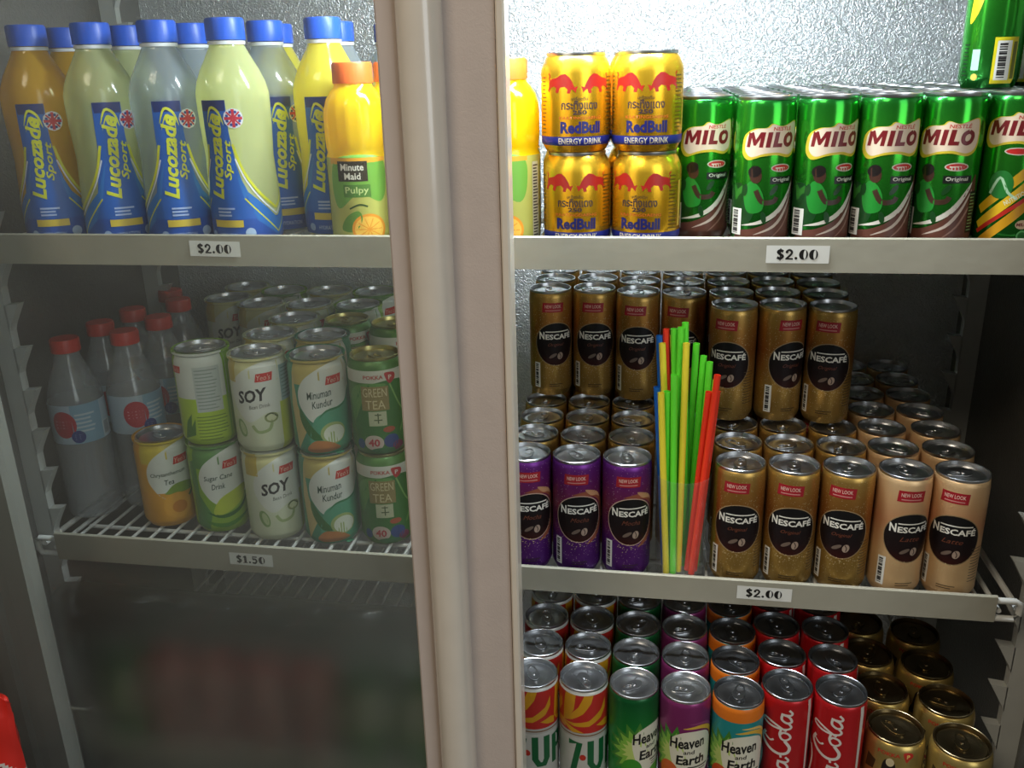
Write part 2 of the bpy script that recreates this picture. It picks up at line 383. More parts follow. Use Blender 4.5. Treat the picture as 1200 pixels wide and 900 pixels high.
def malt_art():
    a = Art()
    a.poly([(-42, 52), (-30, 58), (-22, 50), (-14, 40), (-18, 24), (-30, 18), (-42, 24)], '0d3a12', True)
    a.poly([(-40, 60), (-33, 52), (-27, 56), (-28, 46), (-36, 42)], '2a6a22')
    a.poly([(-34, 0), (-30, 14), (-14, 18), (2, 26), (14, 40), (24, 58), (30, 60), (30, 0)], '5a3428', True)
    a.stroke([(-26, 20), (-8, 24), (8, 34), (20, 50), (25, 58)], 4.5, 'c8c2b4', taper=True); a.stroke([(-14, 12), (4, 20), (16, 34), (26, 52)], 3, 'b8a89a', taper=True); a.stroke([(0, 8), (14, 20), (24, 36), (30, 44)], 2, '8c6a5c', taper=True)
    # young player: shirt, arm, head
    a.poly([(-19, 60), (-12, 56), (-7, 46), (-8, 34), (-20, 32), (-25, 44), (-24, 54)], '1c7a26', True)
    a.stroke([(-14, 52), (-8, 42), (2, 42), (5, 46)], 4.5, '3a2418'); a.ell(-15, 65, 5.5, 7, '3e2418', 18, .2); a.ell(-16, 68.5, 6.2, 5, '140d0a', 16, .3)
    a.ell(8, 71.5, 10, 3.6, 'b8b0a0', 22); a.ell(8, 71.5, 8.8, 2.7, 'b02420', 20); a.rect(2, 14, 71, 72, 'd8c8b8')
    a.rect(-2, 23, 57.5, 64, '10140e'); a.text('Original', 9.5, 60.8, 19, 4.2, 'd0d0c0', .01)
    for q in ((-30, 44, .4), (-27, 30, -.3), (-38, 34, .2), (-24, 52, .9), (2, 52, .3), (-6, 28, 1.2)): a.ell(q[0], q[1], 5.5, 2.4, '0c3a10', 12, q[2] + .6)
    malt_logo(a, -2, 97)
    a.barcode(-33, 23, 13, 24)
    a.rect(24, 34, 14, 50, '1a1a12'); a.lines(25, 33, 15, 49, 12, '7a9a60', .4)
    return a
def malt_art2():
    a = Art()
    for k, (y, c) in enumerate(((58, 'c89a14'), (44, 'd2a81c'), (26, 'c08a14'))):
        a.poly([(-26, y - 22), (-22, y - 28), (30, y + 22), (30, y + 32), (20, y + 24)], c)
    a.stroke([(-24, 14), (0, 34), (32, 58)], 3.5, 'b02418', False); a.ell(-8, 56, 10, 12, '1e6a28'); a.stroke([(-16, 48), (-9, 62), (-2, 50), (6, 44)], 2.2, '9cc09a')
    a.text('NUTRITIOUS', 6, 46, 22, 4, 'd8e0c8', .01, 0, 32)
    a.ell(2, 84, 11, 3.2, 'b8b0a0'); a.ell(2, 84, 9.8, 2.4, 'b02420')
    a.ell(14, 22, 6, 4, 'c8b090'); a.text('MILO', 14, 22, 10, 3, '6a1418', .04); a.ell(15, 12, 5, 5, '5aa860'); a.ell(15, 12, 3.5, 3.5, '1c6a24')
    malt_logo(a, -2, 104, .95)
    # back of the can: yellow swoosh, panel with bar code
    a.poly([(52, 60), (60, 118), (72, 118), (68, 90), (60, 64)], 'd2b81c', True)
    a.rect(78, 100, 4, 44, 'd4c41c'); a.barcode(87, 24, 13, 34); a.rect(95, 99, 8, 40, '6a6a14'); a.rect(60, 67, 16, 34, '9ac8b0'); a.ell(64, 10, 3, 3, 'c8a840'); a.lines(50, 56, 10, 40, 9, '0a2a10', .5)
    return a
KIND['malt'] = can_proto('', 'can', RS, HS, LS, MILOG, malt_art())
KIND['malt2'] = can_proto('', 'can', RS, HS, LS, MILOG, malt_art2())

# --- gold energy drink cans
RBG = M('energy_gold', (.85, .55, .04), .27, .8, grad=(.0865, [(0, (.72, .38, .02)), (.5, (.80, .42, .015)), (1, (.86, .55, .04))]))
def energy_art():
    a = Art()
    bull = [(-12, -7.2), (-12.5, -4.5), (-13.8, -2), (-11, -3), (-9.5, .5), (-7, 4.6), (-3.5, 7.4), (0, 7), (4, 4.6), (9, 3.6), (11.8, 1.5), (12.2, -2), (13.8, -5.2), (12, -6.6), (10.2, -3.2), (7, -2), (4.6, -3.2), (5.4, -6.6), (2.8, -7.2), (1.2, -3), (-3, -2.4), (-5.4, -4.6), (-4.8, -7.4), (-7.4, -7.6), (-8.4, -4.2), (-10, -5)]
    for s, cx in ((1, 15.5), (-1, -18)):
        a.poly([(cx + x * s * 1.12, 60 + y * 1.1) for x, y in bull], 'a01c14'); a.stroke([(cx + x * s, 60 + y) for x, y in ((11.3, 2.2), (13.4, 4.4), (12.2, 6.8), (14.2, 8.6))], 1.1, 'a01c14')
    a.text('\u0e40\u0e04\u0e23\u0e37\u0e48\u0e2d\u0e07\u0e14\u0e37\u0e48\u0e21', -1, 47.2, 15, 3.2, '3a2a20', .01); a.text('\u0e01\u0e23\u0e30\u0e17\u0e34\u0e07\u0e41\u0e14\u0e07', -1, 41.5, 34, 7.5, '322430', .02)
    a.text('250', -1, 35.3, 13, 4, '322430', .035); a.text('KRATINGDAENG', 0, 30.6, 40, 2.6, 'b8501c', .0)
    a.text('RedBull', 0, 22.2, 38, 10.4, '14185a', .04); a.rect(-100.5, 100.5, 6.5, 14.2, '20297e'); a.text('ENERGY DRINK', 0, 10.3, 42, 5.4, 'cfc4a8', .01)
    a.lines(28, 40, 16, 67, 15, '5a4414', .5, 2); a.lines(-44, -36, 16, 67, 15, '5a4414', .5, 3); a.rect(41.5, 46, 18, 60, 'c8a040')
    return a
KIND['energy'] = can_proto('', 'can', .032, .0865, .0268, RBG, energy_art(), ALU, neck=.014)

# --- bottom shelf cans
SUNB = M('sunburst_white', s2l('c9c8be'), .35, .2)
def cola_art():
    a = Art()
    W_ = 'd8cfc6'
    def S(pts, w_=2.2): a.stroke([(-2 - (y - 8) * 1.08, 0 + x * 1.12) for x, y in pts], w_, W_)   # lettering runs up the can
    # flowing script: capital, o, c, a, hyphen, capital, o, l, a drawn as pen strokes
    S([(36, 24), (30, 27), (22, 22), (17, 12), (18, 3), (24, 0), (31, 3), (35, 8)], 3.2); S([(12, 30), (22, 33), (34, 30), (44, 31)], 2.6)
    for ox in (-4, 18 - 12 + 34): pass
    def o(x0): S([(x0 + 5, 10), (x0 + 1, 8), (x0, 4), (x0 + 3, 0), (x0 + 7, 2), (x0 + 8, 7), (x0 + 5, 10), (x0 + 11, 9)], 2.3)
    def aa(x0): S([(x0 + 8, 9), (x0 + 3, 9), (x0, 4), (x0 + 2, 0), (x0 + 7, 3), (x0 + 9, 10)], 2.5); S([(x0 + 9, 10), (x0 + 8.5, 2), (x0 + 11, 0), (x0 + 14, 3)], 2.3)
    def cap(x0): S([(x0 + 19, 24), (x0 + 12, 27), (x0 + 4, 20), (x0, 10), (x0 + 2, 2), (x0 + 8, 0), (x0 + 15, 5)], 3.2); S([(x0 + 16, 26), (x0 + 12, 19), (x0 + 14, 15)], 2.0)
    a.items.clear(); a.n = 0
    cap(4); o(20); S([(38, 9), (33, 8), (31, 3), (35, 0), (40, 3)], 2.3); aa(41); S([(54, 7), (59, 8)], 2.2)
    S([(6, 31), (18, 34), (34, 29), (50, 27), (62, 30)], 2.4); cap(58); o(74)
    S([(84, 4), (89, 14), (92, 25), (89, 27), (86, 18), (86, 4), (89, 0), (93, 3)], 2.3); aa(93); S([(60, 31), (72, 35), (84, 33)], 2.0)
    a.poly([(28, 8), (31, 8), (30, 128), (25, 128)], 'c9c0b4'); a.ell(-24, 20, 5, 6, '3c6a8a')
    return a
COLAR = M('cola_red', (.5, .012, .015), .3, .35)
KIND['cola'] = can_proto('', 'can', RS, .1325, LS, COLAR, cola_art(), ALU_DARK)
def lemon_art():
    a = Art(); R_ = 166.5
    a.rect(-83.2, 83.2, 79, 126, 'b02820')
    n0 = a.n + 1
    for k in range(-1, 3):                    # curled yellow rays fanning out of one point
        f = k * 55.5 - 34
        for ray in ([(0, 90), (8, 97), (14, 108), (16, 126), (3, 126), (1, 108)], [(0, 90), (12, 95), (24, 104), (32, 116), (35, 126), (25, 126), (19, 112), (10, 101)],
                    [(0, 90), (14, 91), (30, 95), (44, 106), (50, 118), (50, 106), (44, 96), (30, 88), (14, 87)], [(0, 90), (10, 86), (20, 82), (26, 79), (12, 79), (4, 84)], [(50, 92), (55.5, 90), (55.5, 82), (46, 84), (38, 88)]):
            a.poly([(f + x, y) for x, y in ray], 'c8901c'); a.n = n0
    a.rect(-83.2, 83.2, 73, 79.5, 'b0ada4'); a.rect(-83.2, 83.2, 75.4, 77, '7a5a3c')
    for cx in (0, 83.2):
        a.stroke([(cx - 26, 66), (cx - 14, 66), (cx - 21, 30)], 6.6, '0e5a30', False)
        a.ell(cx - 10.5, 48, 3.4, 3.8, 'b03020')
        a.stroke([(cx - 2, 69), (cx - 2, 40), (cx + 2, 33), (cx + 8, 33), (cx + 11, 40), (cx + 11, 69)], 7, '0e5a30', False)
        a.stroke([(cx + 21, 30), (cx + 21, 66), (cx + 29, 66), (cx + 31, 58), (cx + 29, 50), (cx + 22, 50)], 6.4, '0e5a30', False)
    return a
KIND['lemon'] = can_proto('', 'can', RS, .1325, LS, SUNB, lemon_art(), ALU)
def tea_art(var):
    a = Art()
    if var == 'orange':
        a.rect(-82, 82, 113, 129, 'd8731c')
    cx, cy = -10, 66; rays = []
    for k in range(19):
        t = PI * .42 + k * PI * 1.15 / 18; rr = 36 if k % 2 else 24
        rays.append((cx + rr * math.cos(t), cy + rr * math.sin(t)))
    pts = rays + [(6, 40), (14, 60), (6, 90)]
    a.poly(pts, '3f7d2a'); a.poly([(cx + (x - cx) * .78, cy + (y - cy) * .78) for x, y in pts], '7db040'); a.poly([(cx + (x - cx) * .5, cy + (y - cy) * .5) for x, y in pts], 'b4c86a')
    a.poly([(-16, 80), (-6, 93), (10, 97), (26, 92), (35, 74), (32, 50), (16, 38), (-2, 40), (-12, 54)], 'd8d4be', True)
    if var != 'green': a.stroke([(-2, 100), (18, 101), (33, 90), (37, 66)], 5, 'd4a83c', taper=True); a.stroke([(4, 106), (24, 104), (38, 90)], 3, '8a3c6a' if var == 'purple' else 'e0b860', taper=True)
    K = '12120e'
    a.text('Heaven', 3, 82, 38, 13.5, K, .03, .12, 4); a.text('and', 5, 71, 12, 5, K, .02, .1, 2); a.text('Earth', 7, 61, 31, 12, K, .03, .12, 3)
    a.rect(4, 28, 51, 52.6, '3a3a30'); a.lines(6, 26, 44, 50, 2, '4a4a40', .5)
    a.ell(-16, 42, 11, 14, {'green': '3c8a28', 'purple': 'c8602c', 'orange': 'c8501c'}[var]); a.ell(14, 34, 12, 10, {'green': '5aa03a', 'purple': '5c1c44', 'orange': 'dc8a3c'}[var]); a.ell(0, 22, 12, 8, {'green': '2c7a2c', 'purple': 'a03c5c', 'orange': 'c8a03c'}[var])
    return a
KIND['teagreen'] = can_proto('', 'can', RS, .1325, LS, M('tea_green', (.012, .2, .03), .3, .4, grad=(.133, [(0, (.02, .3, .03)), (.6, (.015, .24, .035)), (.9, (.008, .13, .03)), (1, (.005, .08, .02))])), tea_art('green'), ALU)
KIND['teapurple'] = can_proto('', 'can', RS, .1325, LS, M('tea_purple', (.24, .03, .14), .3, .4), tea_art('purple'), ALU)
KIND['teaorange'] = can_proto('', 'can', RS, .1325, LS, M('tea_teal', s2l('2e9a9a'), .3, .4), tea_art('orange'), ALU_DARK)
def goldbrew_art():
    a = Art()
    a.text('POKKA', 0, 75.5, 22, 4.2, 'a8301c', .03); a.poly([(14, 79), (22, 79), (24, 75), (20, 71), (18, 68), (16, 71)], 'b02c1c', True); a.text('P', 19, 75, 3.4, 4.5, 'd8b060', .04)
    a.poly([(-4, 66), (2, 70), (7, 64), (8, 52), (10, 40), (-8, 40), (-6, 52)], '1c140c', True); a.ell(2, 66, 4, 5, 'c9b890'); a.poly([(-22, 66), (-12, 62), (-14, 50), (-24, 48)], '3a2c16')
    a.stroke([(-28, 34), (0, 30), (30, 36)], 4, '7a2418'); a.text('COFFEE', 0, 24, 34, 8, '3a200c', .03)
    return a
KIND['goldbrew'] = can_proto('', 'can', .0298, .0885, .0272, M('brew_gold', (.5, .36, .11), .32, .75), goldbrew_art(), BRONZE_LID, neck=.010)

# --- juice and soy drink cans (left compartment)
RY, HY, LY = .0325, .1125, .0285
def logo_tag(a, cx, cy, k=1.0):
    a.poly([(cx - 10 * k, cy - 5 * k), (cx + 9 * k, cy - 4.4 * k), (cx + 10.5 * k, cy + 5.4 * k), (cx - 8 * k, cy + 4.6 * k)], 'c22820'); a.text("Yeo's", cx, cy, 15 * k, 6.4 * k, 'e0b8a4', .0, .25)
def panel(a, top, low, pan='d2d6ca'):
    a.rect(-102, 102, 0, 112, low)
    a.poly([(-34, 112), (34, 112), (30, 84), (-34, 84)], top)
    a.poly([(-27, 62), (-27, 76), (-19, 90), (-4, 101), (14, 107), (38, 107), (38, 50), (14, 48), (-4, 38), (-14, 42), (-22, 52)], pan, True)
def yeo_art(var):
    a = Art(); D = '1c3a2a'
    if var == 'melon':
        panel(a, 'b8a85c', '3d8a66'); a.poly([(-34, 100), (-30, 60), (-20, 30), (-34, 6), (-40, 60)], 'c2b070'); a.poly([(2, 52), (14, 55), (28, 60), (40, 72), (40, 6), (-14, 6), (-12, 40)], '4f9c78', True)
        a.poly([(-26, 56), (-18, 42), (-8, 28), (-2, 20), (-14, 20), (-24, 34), (-28, 48)], '2a6a28', True); a.ell(10, 26, 15, 13, '9cb06a'); a.ell(11, 25, 12.5, 10.5, 'd6dcc6'); a.poly([(-22, 8), (-12, 18), (2, 17), (12, 12), (16, 5), (-16, 3)], 'b8763c', True)
        a.stroke([(-6, 44), (4, 53), (20, 55), (30, 59)], 2.6, '2f7a4c', taper=True)
        logo_tag(a, 15, 88); a.text('Minuman', -3, 73, 28, 9, D, .01, .3, 8); a.text('Kundur', 0, 62, 24, 8.5, D, .01, .3, 8)
    elif var == 'soy':
        panel(a, 'c8c48c', 'c9cfae', 'd0d3c6'); a.rect(-38, -20, 84, 112, 'bda84c')
        a.ell(-18, 30, 6, 11, '7f9c5c', 18, .3); a.ell(-17, 30, 3.4, 8, 'b2c08e', 16, .3); a.stroke([(-4, 34), (2, 26), (14, 28), (18, 36)], 3.6, '93a56c'); a.ell(18, 42, 8, 6, '86925c'); a.ell(18, 42, 5.5, 4, 'c6cba0'); a.stroke([(11, 44), (18, 47), (25, 42)], 1.6, '4c5a30')
        a.rect(30, 58, 0, 58, 'b4bc3c'); a.rect(33, 56, 58, 100, '8fa8a4'); a.lines(35, 54, 60, 98, 9, '5f7a78', .5)
        logo_tag(a, 14, 90); a.text('SOY', -1, 69, 36, 15, '1c1c1c', .035, .25, 8); a.text('Bean Drink', 6, 56.5, 24, 4.5, '5a5a50', .0, .3, 6)
    elif var == 'cane':
        panel(a, '5c8a48', '86b032'); a.poly([(-30, 96), (-30, 50), (-16, 26), (-22, 4), (-40, 6), (-42, 90)], '548a44')
        a.poly([(-14, 30), (-4, 46), (14, 54), (30, 56), (24, 40), (6, 28), (-10, 24)], 'b8c83c', True); a.stroke([(-22, 28), (-4, 22), (18, 28), (34, 44)], 5, '2f6a22', taper=True); a.stroke([(-26, 16), (0, 10), (30, 20)], 6, '4c8a28', taper=True)
        logo_tag(a, 12, 88); a.text('Sugar Cane', -4, 72, 34, 8, D, .01, .25, 4); a.text('Drink', -5, 61.5, 16, 7, D, .01, .25, 4)
        # ingredients side of the same can
        a.rect(60, 128, 0, 112, 'cdd2c8'); a.rect(58, 128, 0, 58, 'a9c832'); a.rect(124, 146, 0, 112, '86b82a'); a.rect(88, 118, 42, 96, 'b4bdb6'); a.lines(90, 116, 44, 94, 12, '8a968c', .6)
        a.lines(86, 122, 6, 38, 8, '5f7a22', .5, 4); a.poly([(66, 8), (72, 30), (80, 40), (78, 24), (84, 34), (82, 14)], '4a7a20'); logo_tag(a, 64, 92, .85)
    elif var == 'chrys':
        panel(a, 'c8b43a', 'd09a2a'); a.rect(-40, 40, 0, 46, 'd2962a'); a.poly([(-6, 48), (4, 56), (20, 56), (34, 50), (34, 44), (-6, 44)], '7a9a34', True)
        a.ell(4, 28, 17, 17, 'dca034'); a.ell(6, 26, 9, 8, 'c47c1c'); a.stroke([(20, 36), (27, 44), (30, 52)], 3, '4c7a28')
        logo_tag(a, 15, 86); a.text('Chrysanthemum', -2, 70, 42, 6.5, D, .01, .2, 3); a.text('Tea', -2, 60, 11, 6.5, D, .01, .2, 3)
    return a
YB = M('juice_can_white', s2l('d0d4c8'), .35, .15)
for k in ('melon', 'soy', 'cane', 'chrys'):
    KIND[k] = can_proto('', 'can', RY, HY, LY, YB, yeo_art(k), ALU, neck=.011)
def greentea_art():
    a = Art(); a.rect(-98, 98, 86, 100, 'c4c6b4')
    a.poly([(-24, 12), (-28, 60), (-10, 84), (34, 84), (42, 40), (30, 8)], '33702a', True); a.poly([(-32, 40), (-14, 70), (10, 84), (-20, 84), (-36, 70)], '5c9040', True); a.stroke([(14, 84), (26, 56), (40, 44)], 2, '7aa858'); a.stroke([(24, 26), (34, 44), (44, 50)], 2, '6a9c4c')
    a.rect(-19, 12, 54, 82, '8a7c46'); a.text('GREEN', -3.5, 75, 27, 10, 'c9bd8e', .0); a.text('TEA', -3.5, 61, 22, 10, 'c9bd8e', .0); a.rect(-12, 8, 36, 53, 'b4ba96'); a.stroke([(-5, 49), (2, 49)], 1.3, '4a5a30', False); a.stroke([(-1.5, 51), (-1.5, 39)], 1.3, '4a5a30', False); a.stroke([(-6, 43), (3, 43)], 1.3, '4a5a30', False)
    a.text('POKKA', -4, 92.5, 22, 4.6, 'b02c2c', .02); a.poly([(9, 97), (20, 96), (21, 90), (16, 85), (13, 85), (10, 90)], 'b02c2c', True); a.text('P', 15, 91.5, 4, 5, 'd8d0c0', .02)
    a.ell(-8, 16, 11, 9, 'c2b4a4'); a.text('40', -8, 16, 13, 9, 'a82c34', .03); a.ell(12, 17, 9, 8, '24407c'); a.ell(20, 10, 7, 6, '7a2c4c'); a.ell(-24, 14, 5, 6, '24507c'); a.ell(10, 31, 7, 3.5, 'a8502c'); a.ell(2, 6, 14, 4, '2c7a3c')
    return a
KIND['greentea'] = can_proto('', 'can', .0312, HY, .0275, M('tea_can_green', s2l('4c7a34'), .35, .25), greentea_art(), GOLD_LID, neck=.011)

# ------------------------------------------------------------------ bottles
def bottle_proto(prof_body, bodymat, art, R, cap, capmat, capring=None, liquid=None, n=48, flutes=None):
    t = thing('drink_bottle', '', 'bottle', (0, 0, -5)); t['proto'] = 1
    bm = bmesh.new(); lathe(bm, prof_body, n)
    if flutes:
        for v in bm.verts:
            d = math.hypot(v.co.x, v.co.y)
            if flutes[0] < v.co.z < flutes[1]:
                k = 1 - .025 * (.5 + .5 * math.cos(16 * math.atan2(v.co.y, v.co.x))); v.co.x *= k; v.co.y *= k
    link('bottle_body', bm, bodymat, t)
    if liquid:
        bm = bmesh.new(); lathe(bm, liquid[0], 32); link('drink', bm, liquid[1], t)
    if art:
        bm = bmesh.new(); mats = []; pf = prof_fun(prof_body[2:], R)
        wrap(bm, art, lambda z: pf(z) + .0002, mats, [z for r, z in prof_body], step=.004)
        link('label_wrap', bm, [ink(c) for c in mats], t)
    r, z0, z1 = cap
    bm = bmesh.new(); N = 48; pr = [(r * .2, z0), (r, z0), (r, z1 - .002), (r * .95, z1), (0, z1)]
    lathe(bm, pr, N)
    for v in bm.verts:                         # ribbed grip
        d = math.hypot(v.co.x, v.co.y)
        if d > r * .98 and z0 + .002 < v.co.z + .004: 
            k = 1 + .018 * math.cos(24 * math.atan2(v.co.y, v.co.x)); v.co.x *= k; v.co.y *= k
    c = link('cap', bm, capmat, t)
    if capring:
        bm = bmesh.new(); lathe(bm, [(r * .6, z0 - .004), (r * .96, z0 - .004), (r * .98, z0 - .0008), (r * .6, z0 - .0006)], 32); link('neck_ring', bm, capring, t)
    return t
def sport_art():
    a = Art(); B = '1c4a9a'; R_ = 108
    a.rect(-108, 108, 3, 26, B)
    for s in (0, 108, -108):
        a.poly([(s - 15, 139), (s + 12, 139), (s + 12, 110), (s + 15, 80), (s + 22, 52), (s + 34, 26), (s - 34, 26), (s - 24, 52), (s - 17, 90)], '1f58a8')
        for sg in (1, -1):
            a.poly([(s + sg * 11, 84), (s + sg * 22, 52), (s + sg * 54, 16), (s + sg * 54, 10), (s + sg * 40, 18), (s + sg * 20, 44)], '2a6cb4')
        a.poly([(s - 15, 139), (s + 12, 139), (s + 11, 129), (s - 14, 129)], '1c2c66')
    for s_ in (0, 108, -108):
        for sg in (1, -1):
            if abs(s_ + sg * 50) > 110: continue
            a.poly([(s_ + sg * 13, 78), (s_ + sg * 24, 52), (s_ + sg * 54, 24), (s_ + sg * 54, 6), (s_ + sg * 30, 24)], '2468b0')
            a.stroke([(s_ + sg * 14, 98), (s_ + sg * 22, 72), (s_ + sg * 36, 50), (s_ + sg * 54, 34)], 2.6, 'c8c830'); a.stroke([(s_ + sg * 15, 84), (s_ + sg * 24, 62), (s_ + sg * 38, 42), (s_ + sg * 54, 28)], 1.5, 'd0d4dc'); a.stroke([(s_ + sg * 20, 46), (s_ + sg * 36, 28), (s_ + sg * 54, 10)], 1.3, 'c8c830')
    a.stroke([(-10, 118), (-4, 132), (4, 128), (8, 116)], 2.6, 'c8cc3c', taper=True); a.stroke([(-9, 112), (-3, 126), (3, 122), (5, 112)], 1.6, 'c8cc3c', taper=True)
    a.text('Lucozade', -4.5, 86, 80, 14.5, 'c8cc34', .035, .25, 85); a.text('Sport', 8.5, 83, 38, 9.5, 'c8cc34', .02, .25, 85)
    a.ell(18, 122, 9.5, 9.5, 'c4c8d0', 12)
    for t in range(0, 180, 45): a.stroke([(18 - 8.5 * math.cos(math.radians(t)), 122 - 8.5 * math.sin(math.radians(t))), (18 + 8.5 * math.cos(math.radians(t)), 122 + 8.5 * math.sin(math.radians(t)))], 3.0 if t % 90 == 0 else 1.6, 'b02838', False)
    for t in (22, 67, 112, 157, 202, 247, 292, 337): a.ell(18 + 6.3 * math.cos(math.radians(t)), 122 + 6.3 * math.sin(math.radians(t)), 1.5, 1.5, '2a3c80', 6)
    a.rect(-16, 16, 18, 25, 'c8b040'); a.lines(-10, 10, 28, 38, 3, '9cb0d8', .9); a.ell(22, 12, 5, 5, '9cb0c8'); a.ell(-20, 10, 4, 4, '8ca4c8')
    a.text('HYDRATION', 0, 10, 22, 4, '9cb0d8', .01)
    return a
RB = .0350
SPB = [(0, .003), (RB * .7, 0), (RB * .96, .003), (RB, .010), (RB * .985, .05), (RB * .94, .085), (RB * .985, .115), (RB, .138), (RB * .995, .145), (RB * .93, .155), (RB * .80, .166), (RB * .63, .177), (.0175, .186), (.0158, .190), (.0155, .194)]
CAPB = M('cap_blue', (.01, .10, .62), .4)
RINGW = M('ring_white', (.75, .78, .82), .4)
sp_art = sport_art()
def sport(name, col, trans, ):
    k = bottle_proto(SPB, juice(name, col, trans), sp_art, RB, (.0182, .193, .213), CAPB, RINGW)
    return k
KIND['sp_orange'] = sport('sport_orange', (1.0, .60, .05), .38)
KIND['sp_pale'] = sport('sport_pale', (.86, .92, .52), .48)
KIND['sp_clear'] = sport('sport_clear', (.72, .82, .88), .68)
KIND['sp_lime'] = sport('sport_lime', (.94, 1.0, .50), .42)
KIND['sp_yellow'] = sport('sport_yellow', (1.0, .90, .10), .32)
RM = .0308
def pulpy_art():
    a = Art(); a.rect(-97, 97, 3, 84, 'b8b85c')
    for s in (0, -97, 97):
        a.poly([(s - 20, 84), (s + 24, 84), (s + 30, 60), (s + 22, 42), (s, 50), (s - 22, 36), (s - 30, 60)], '6aa03a', True)
        a.poly([(s - 30, 78), (s + 30, 80), (s + 30, 84), (s - 30, 84)], 'e0a02a')
    for s in (0, -97):
        a.rect(s - 20, s + 10, 62, 81, '2a2214'); a.text('Minute', s - 5, 75.4, 23, 6.6, 'd8d4c4', .02); a.text('Maid', s - 5, 67, 16, 6.4, 'd8d4c4', .02)
        a.rect(s - 15, s + 12, 47, 59, '4c7a2c'); a.text('Pulpy', s - 1.5, 53, 23, 8, 'c0d088', .01)
        a.stroke([(s - 10, 36), (s, 40), (s + 8, 38)], 1.6, '2a4a18'); a.poly([(s - 20, 16), (s - 14, 28), (s - 2, 34), (s + 2, 26), (s - 6, 14)], '5c8a30', True)
        a.ell(s + 8, 16, 17, 15, 'e09020'); a.ell(s + 8, 16, 14.5, 12.5, 'ecb848')
        for t in range(0, 180, 36): a.stroke([(s + 8 - 13 * math.cos(math.radians(t)), 16 - 11 * math.sin(math.radians(t))), (s + 8 + 13 * math.cos(math.radians(t)), 16 + 11 * math.sin(math.radians(t)))], .9, 'e09020', False)
    a.rect(36, 46, 6, 78, 'c8c8b0'); a.lines(37, 45, 8, 76, 24, '3a3020', .7); a.rect(-50, -44, 6, 78, 'c8c8b0')
    return a
PUB = [(0, .003), (RM * .7, 0), (RM * .96, .003), (RM, .009), (RM, .084), (RM * .95, .088), (RM * .98, .092), (RM, .100), (RM, .118), (RM * .97, .128), (RM * .88, .137), (RM * .72, .144), (.0185, .148), (.0180, .152)]
KIND['pulpy'] = bottle_proto(PUB, juice('orange_juice', (1.0, .74, .01), .10), pulpy_art(), RM, (.0190, .151, .170), M('cap_orange', (.9, .16, .02), .45), n=64, flutes=(.096, .142))
RW = .0318
def water_art():
    a = Art(); a.rect(-100, 100, 103, 152, 'a8b8c4')
    for s in (0, 100): 
        a.rect(s - 6, s + 30, 103, 152, '86a8bc'); a.lines(s - 2, s + 22, 116, 142, 5, 'b8c8d0', 1.2); a.ell(s - 16, 128, 15, 17, 'b02434'); a.lines(s - 26, s - 7, 122, 134, 3, 'd07a84', .7)
        a.ell(s - 1, 112, 8, 8, '24347c'); a.lines(s - 5, s + 3, 108, 116, 3, '7a86b0', .5); a.rect(s + 30, s + 46, 106, 124, 'c4ccd0'); a.lines(s + 32, s + 44, 107, 123, 8, '20242c', .5)
    return a
WB = [(0, .006), (RW * .6, .004), (RW * .75, 0), (RW * .95, .004)]
for i in range(9): WB += [(RW * (1.0 if i % 2 == 0 else .965), .012 + i * .010)]
WB += [(RW, .101), (RW, .154), (RW * .97, .160), (RW * .8, .178), (RW * .55, .196), (.0142, .206), (.0140, .212)]
PET = clear('clear_pet', (.985, .99, .99), 1.45, .14, diffuse_mix=.20, diffuse_col=(.8, .84, .86))  # pale diffuse share paints greyish-white reflections onto the clear bottle
WATER = clear('water', (.97, .985, .99), 1.3, .12, diffuse_mix=.10, diffuse_col=(.8, .84, .86))  # highlights painted in here too, as a pale diffuse share
KIND['water'] = bottle_proto(WB, PET, water_art(), RW, (.0165, .212, .2275), M('cap_red', (.62, .035, .02), .4), None, ([(0, .008), (RW * .9, .008), (RW * .93, .014), (RW * .93, .10), (RW * .93, .150), (RW * .72, .176), (RW * .6, .186), (0, .186)], WATER))

# ------------------------------------------------------------------ the shop and the cabinet
def structure(name, bm, m): o = link(name, bm, m); o['kind'] = 'structure'; return o
bm = bmesh.new(); box(bm, -3, 3, -3, 2, -1.10, -1.05); structure('floor', bm, M('floor_tile', s2l('6a655c'), .5))
XL, XR, YB_, ZT, ZB = -.737, .397, 1.262, .62, -.80
fr = thing('display_fridge', 'tall glass-door drinks fridge with stucco metal back and white notched side strips', 'fridge')
bm = bmesh.new(); box(bm, XL - .04, XR + .04, YB_, YB_ + .05, ZB - .02, ZT + .05); link('back_panel', bm, STUCCO, fr)
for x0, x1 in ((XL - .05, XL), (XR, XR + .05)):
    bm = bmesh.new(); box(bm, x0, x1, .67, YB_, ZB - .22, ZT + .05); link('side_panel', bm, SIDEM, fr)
bm = bmesh.new(); box(bm, XL, XR, .74, YB_, ZT, ZT + .05); link('ceiling_panel', bm, LINER, fr)
bm = bmesh.new(); box(bm, XL, XR, .74, YB_, ZB - .02, ZB); link('bottom_panel', bm, LINER, fr)
bm = bmesh.new(); box(bm, XL, XR, .70, 1.2, -1.05, ZB - .03); link('plinth', bm, BLACK, fr)
bm = bmesh.new(); box(bm, XL, XR, .66, .738, ZT - .01, ZT + .25); link('header', bm, CREAM, fr)
bm = bmesh.new(); box(bm, XL, XR, .66, .738, ZB - .03, ZB + .01); link('sill', bm, CREAM, fr)
bm = bmesh.new()                               # two upright ribs of the left door jamb
extrude_z(bm, [(-.737, .750), (-.737, .744), (-.724, .744), (-.720, .738), (-.705, .738), (-.701, .744), (-.688, .744), (-.685, .738), (-.660, .736), (-.657, .742), (-.657, .756), (-.663, .756), (-.668, .750)], ZB, ZT)
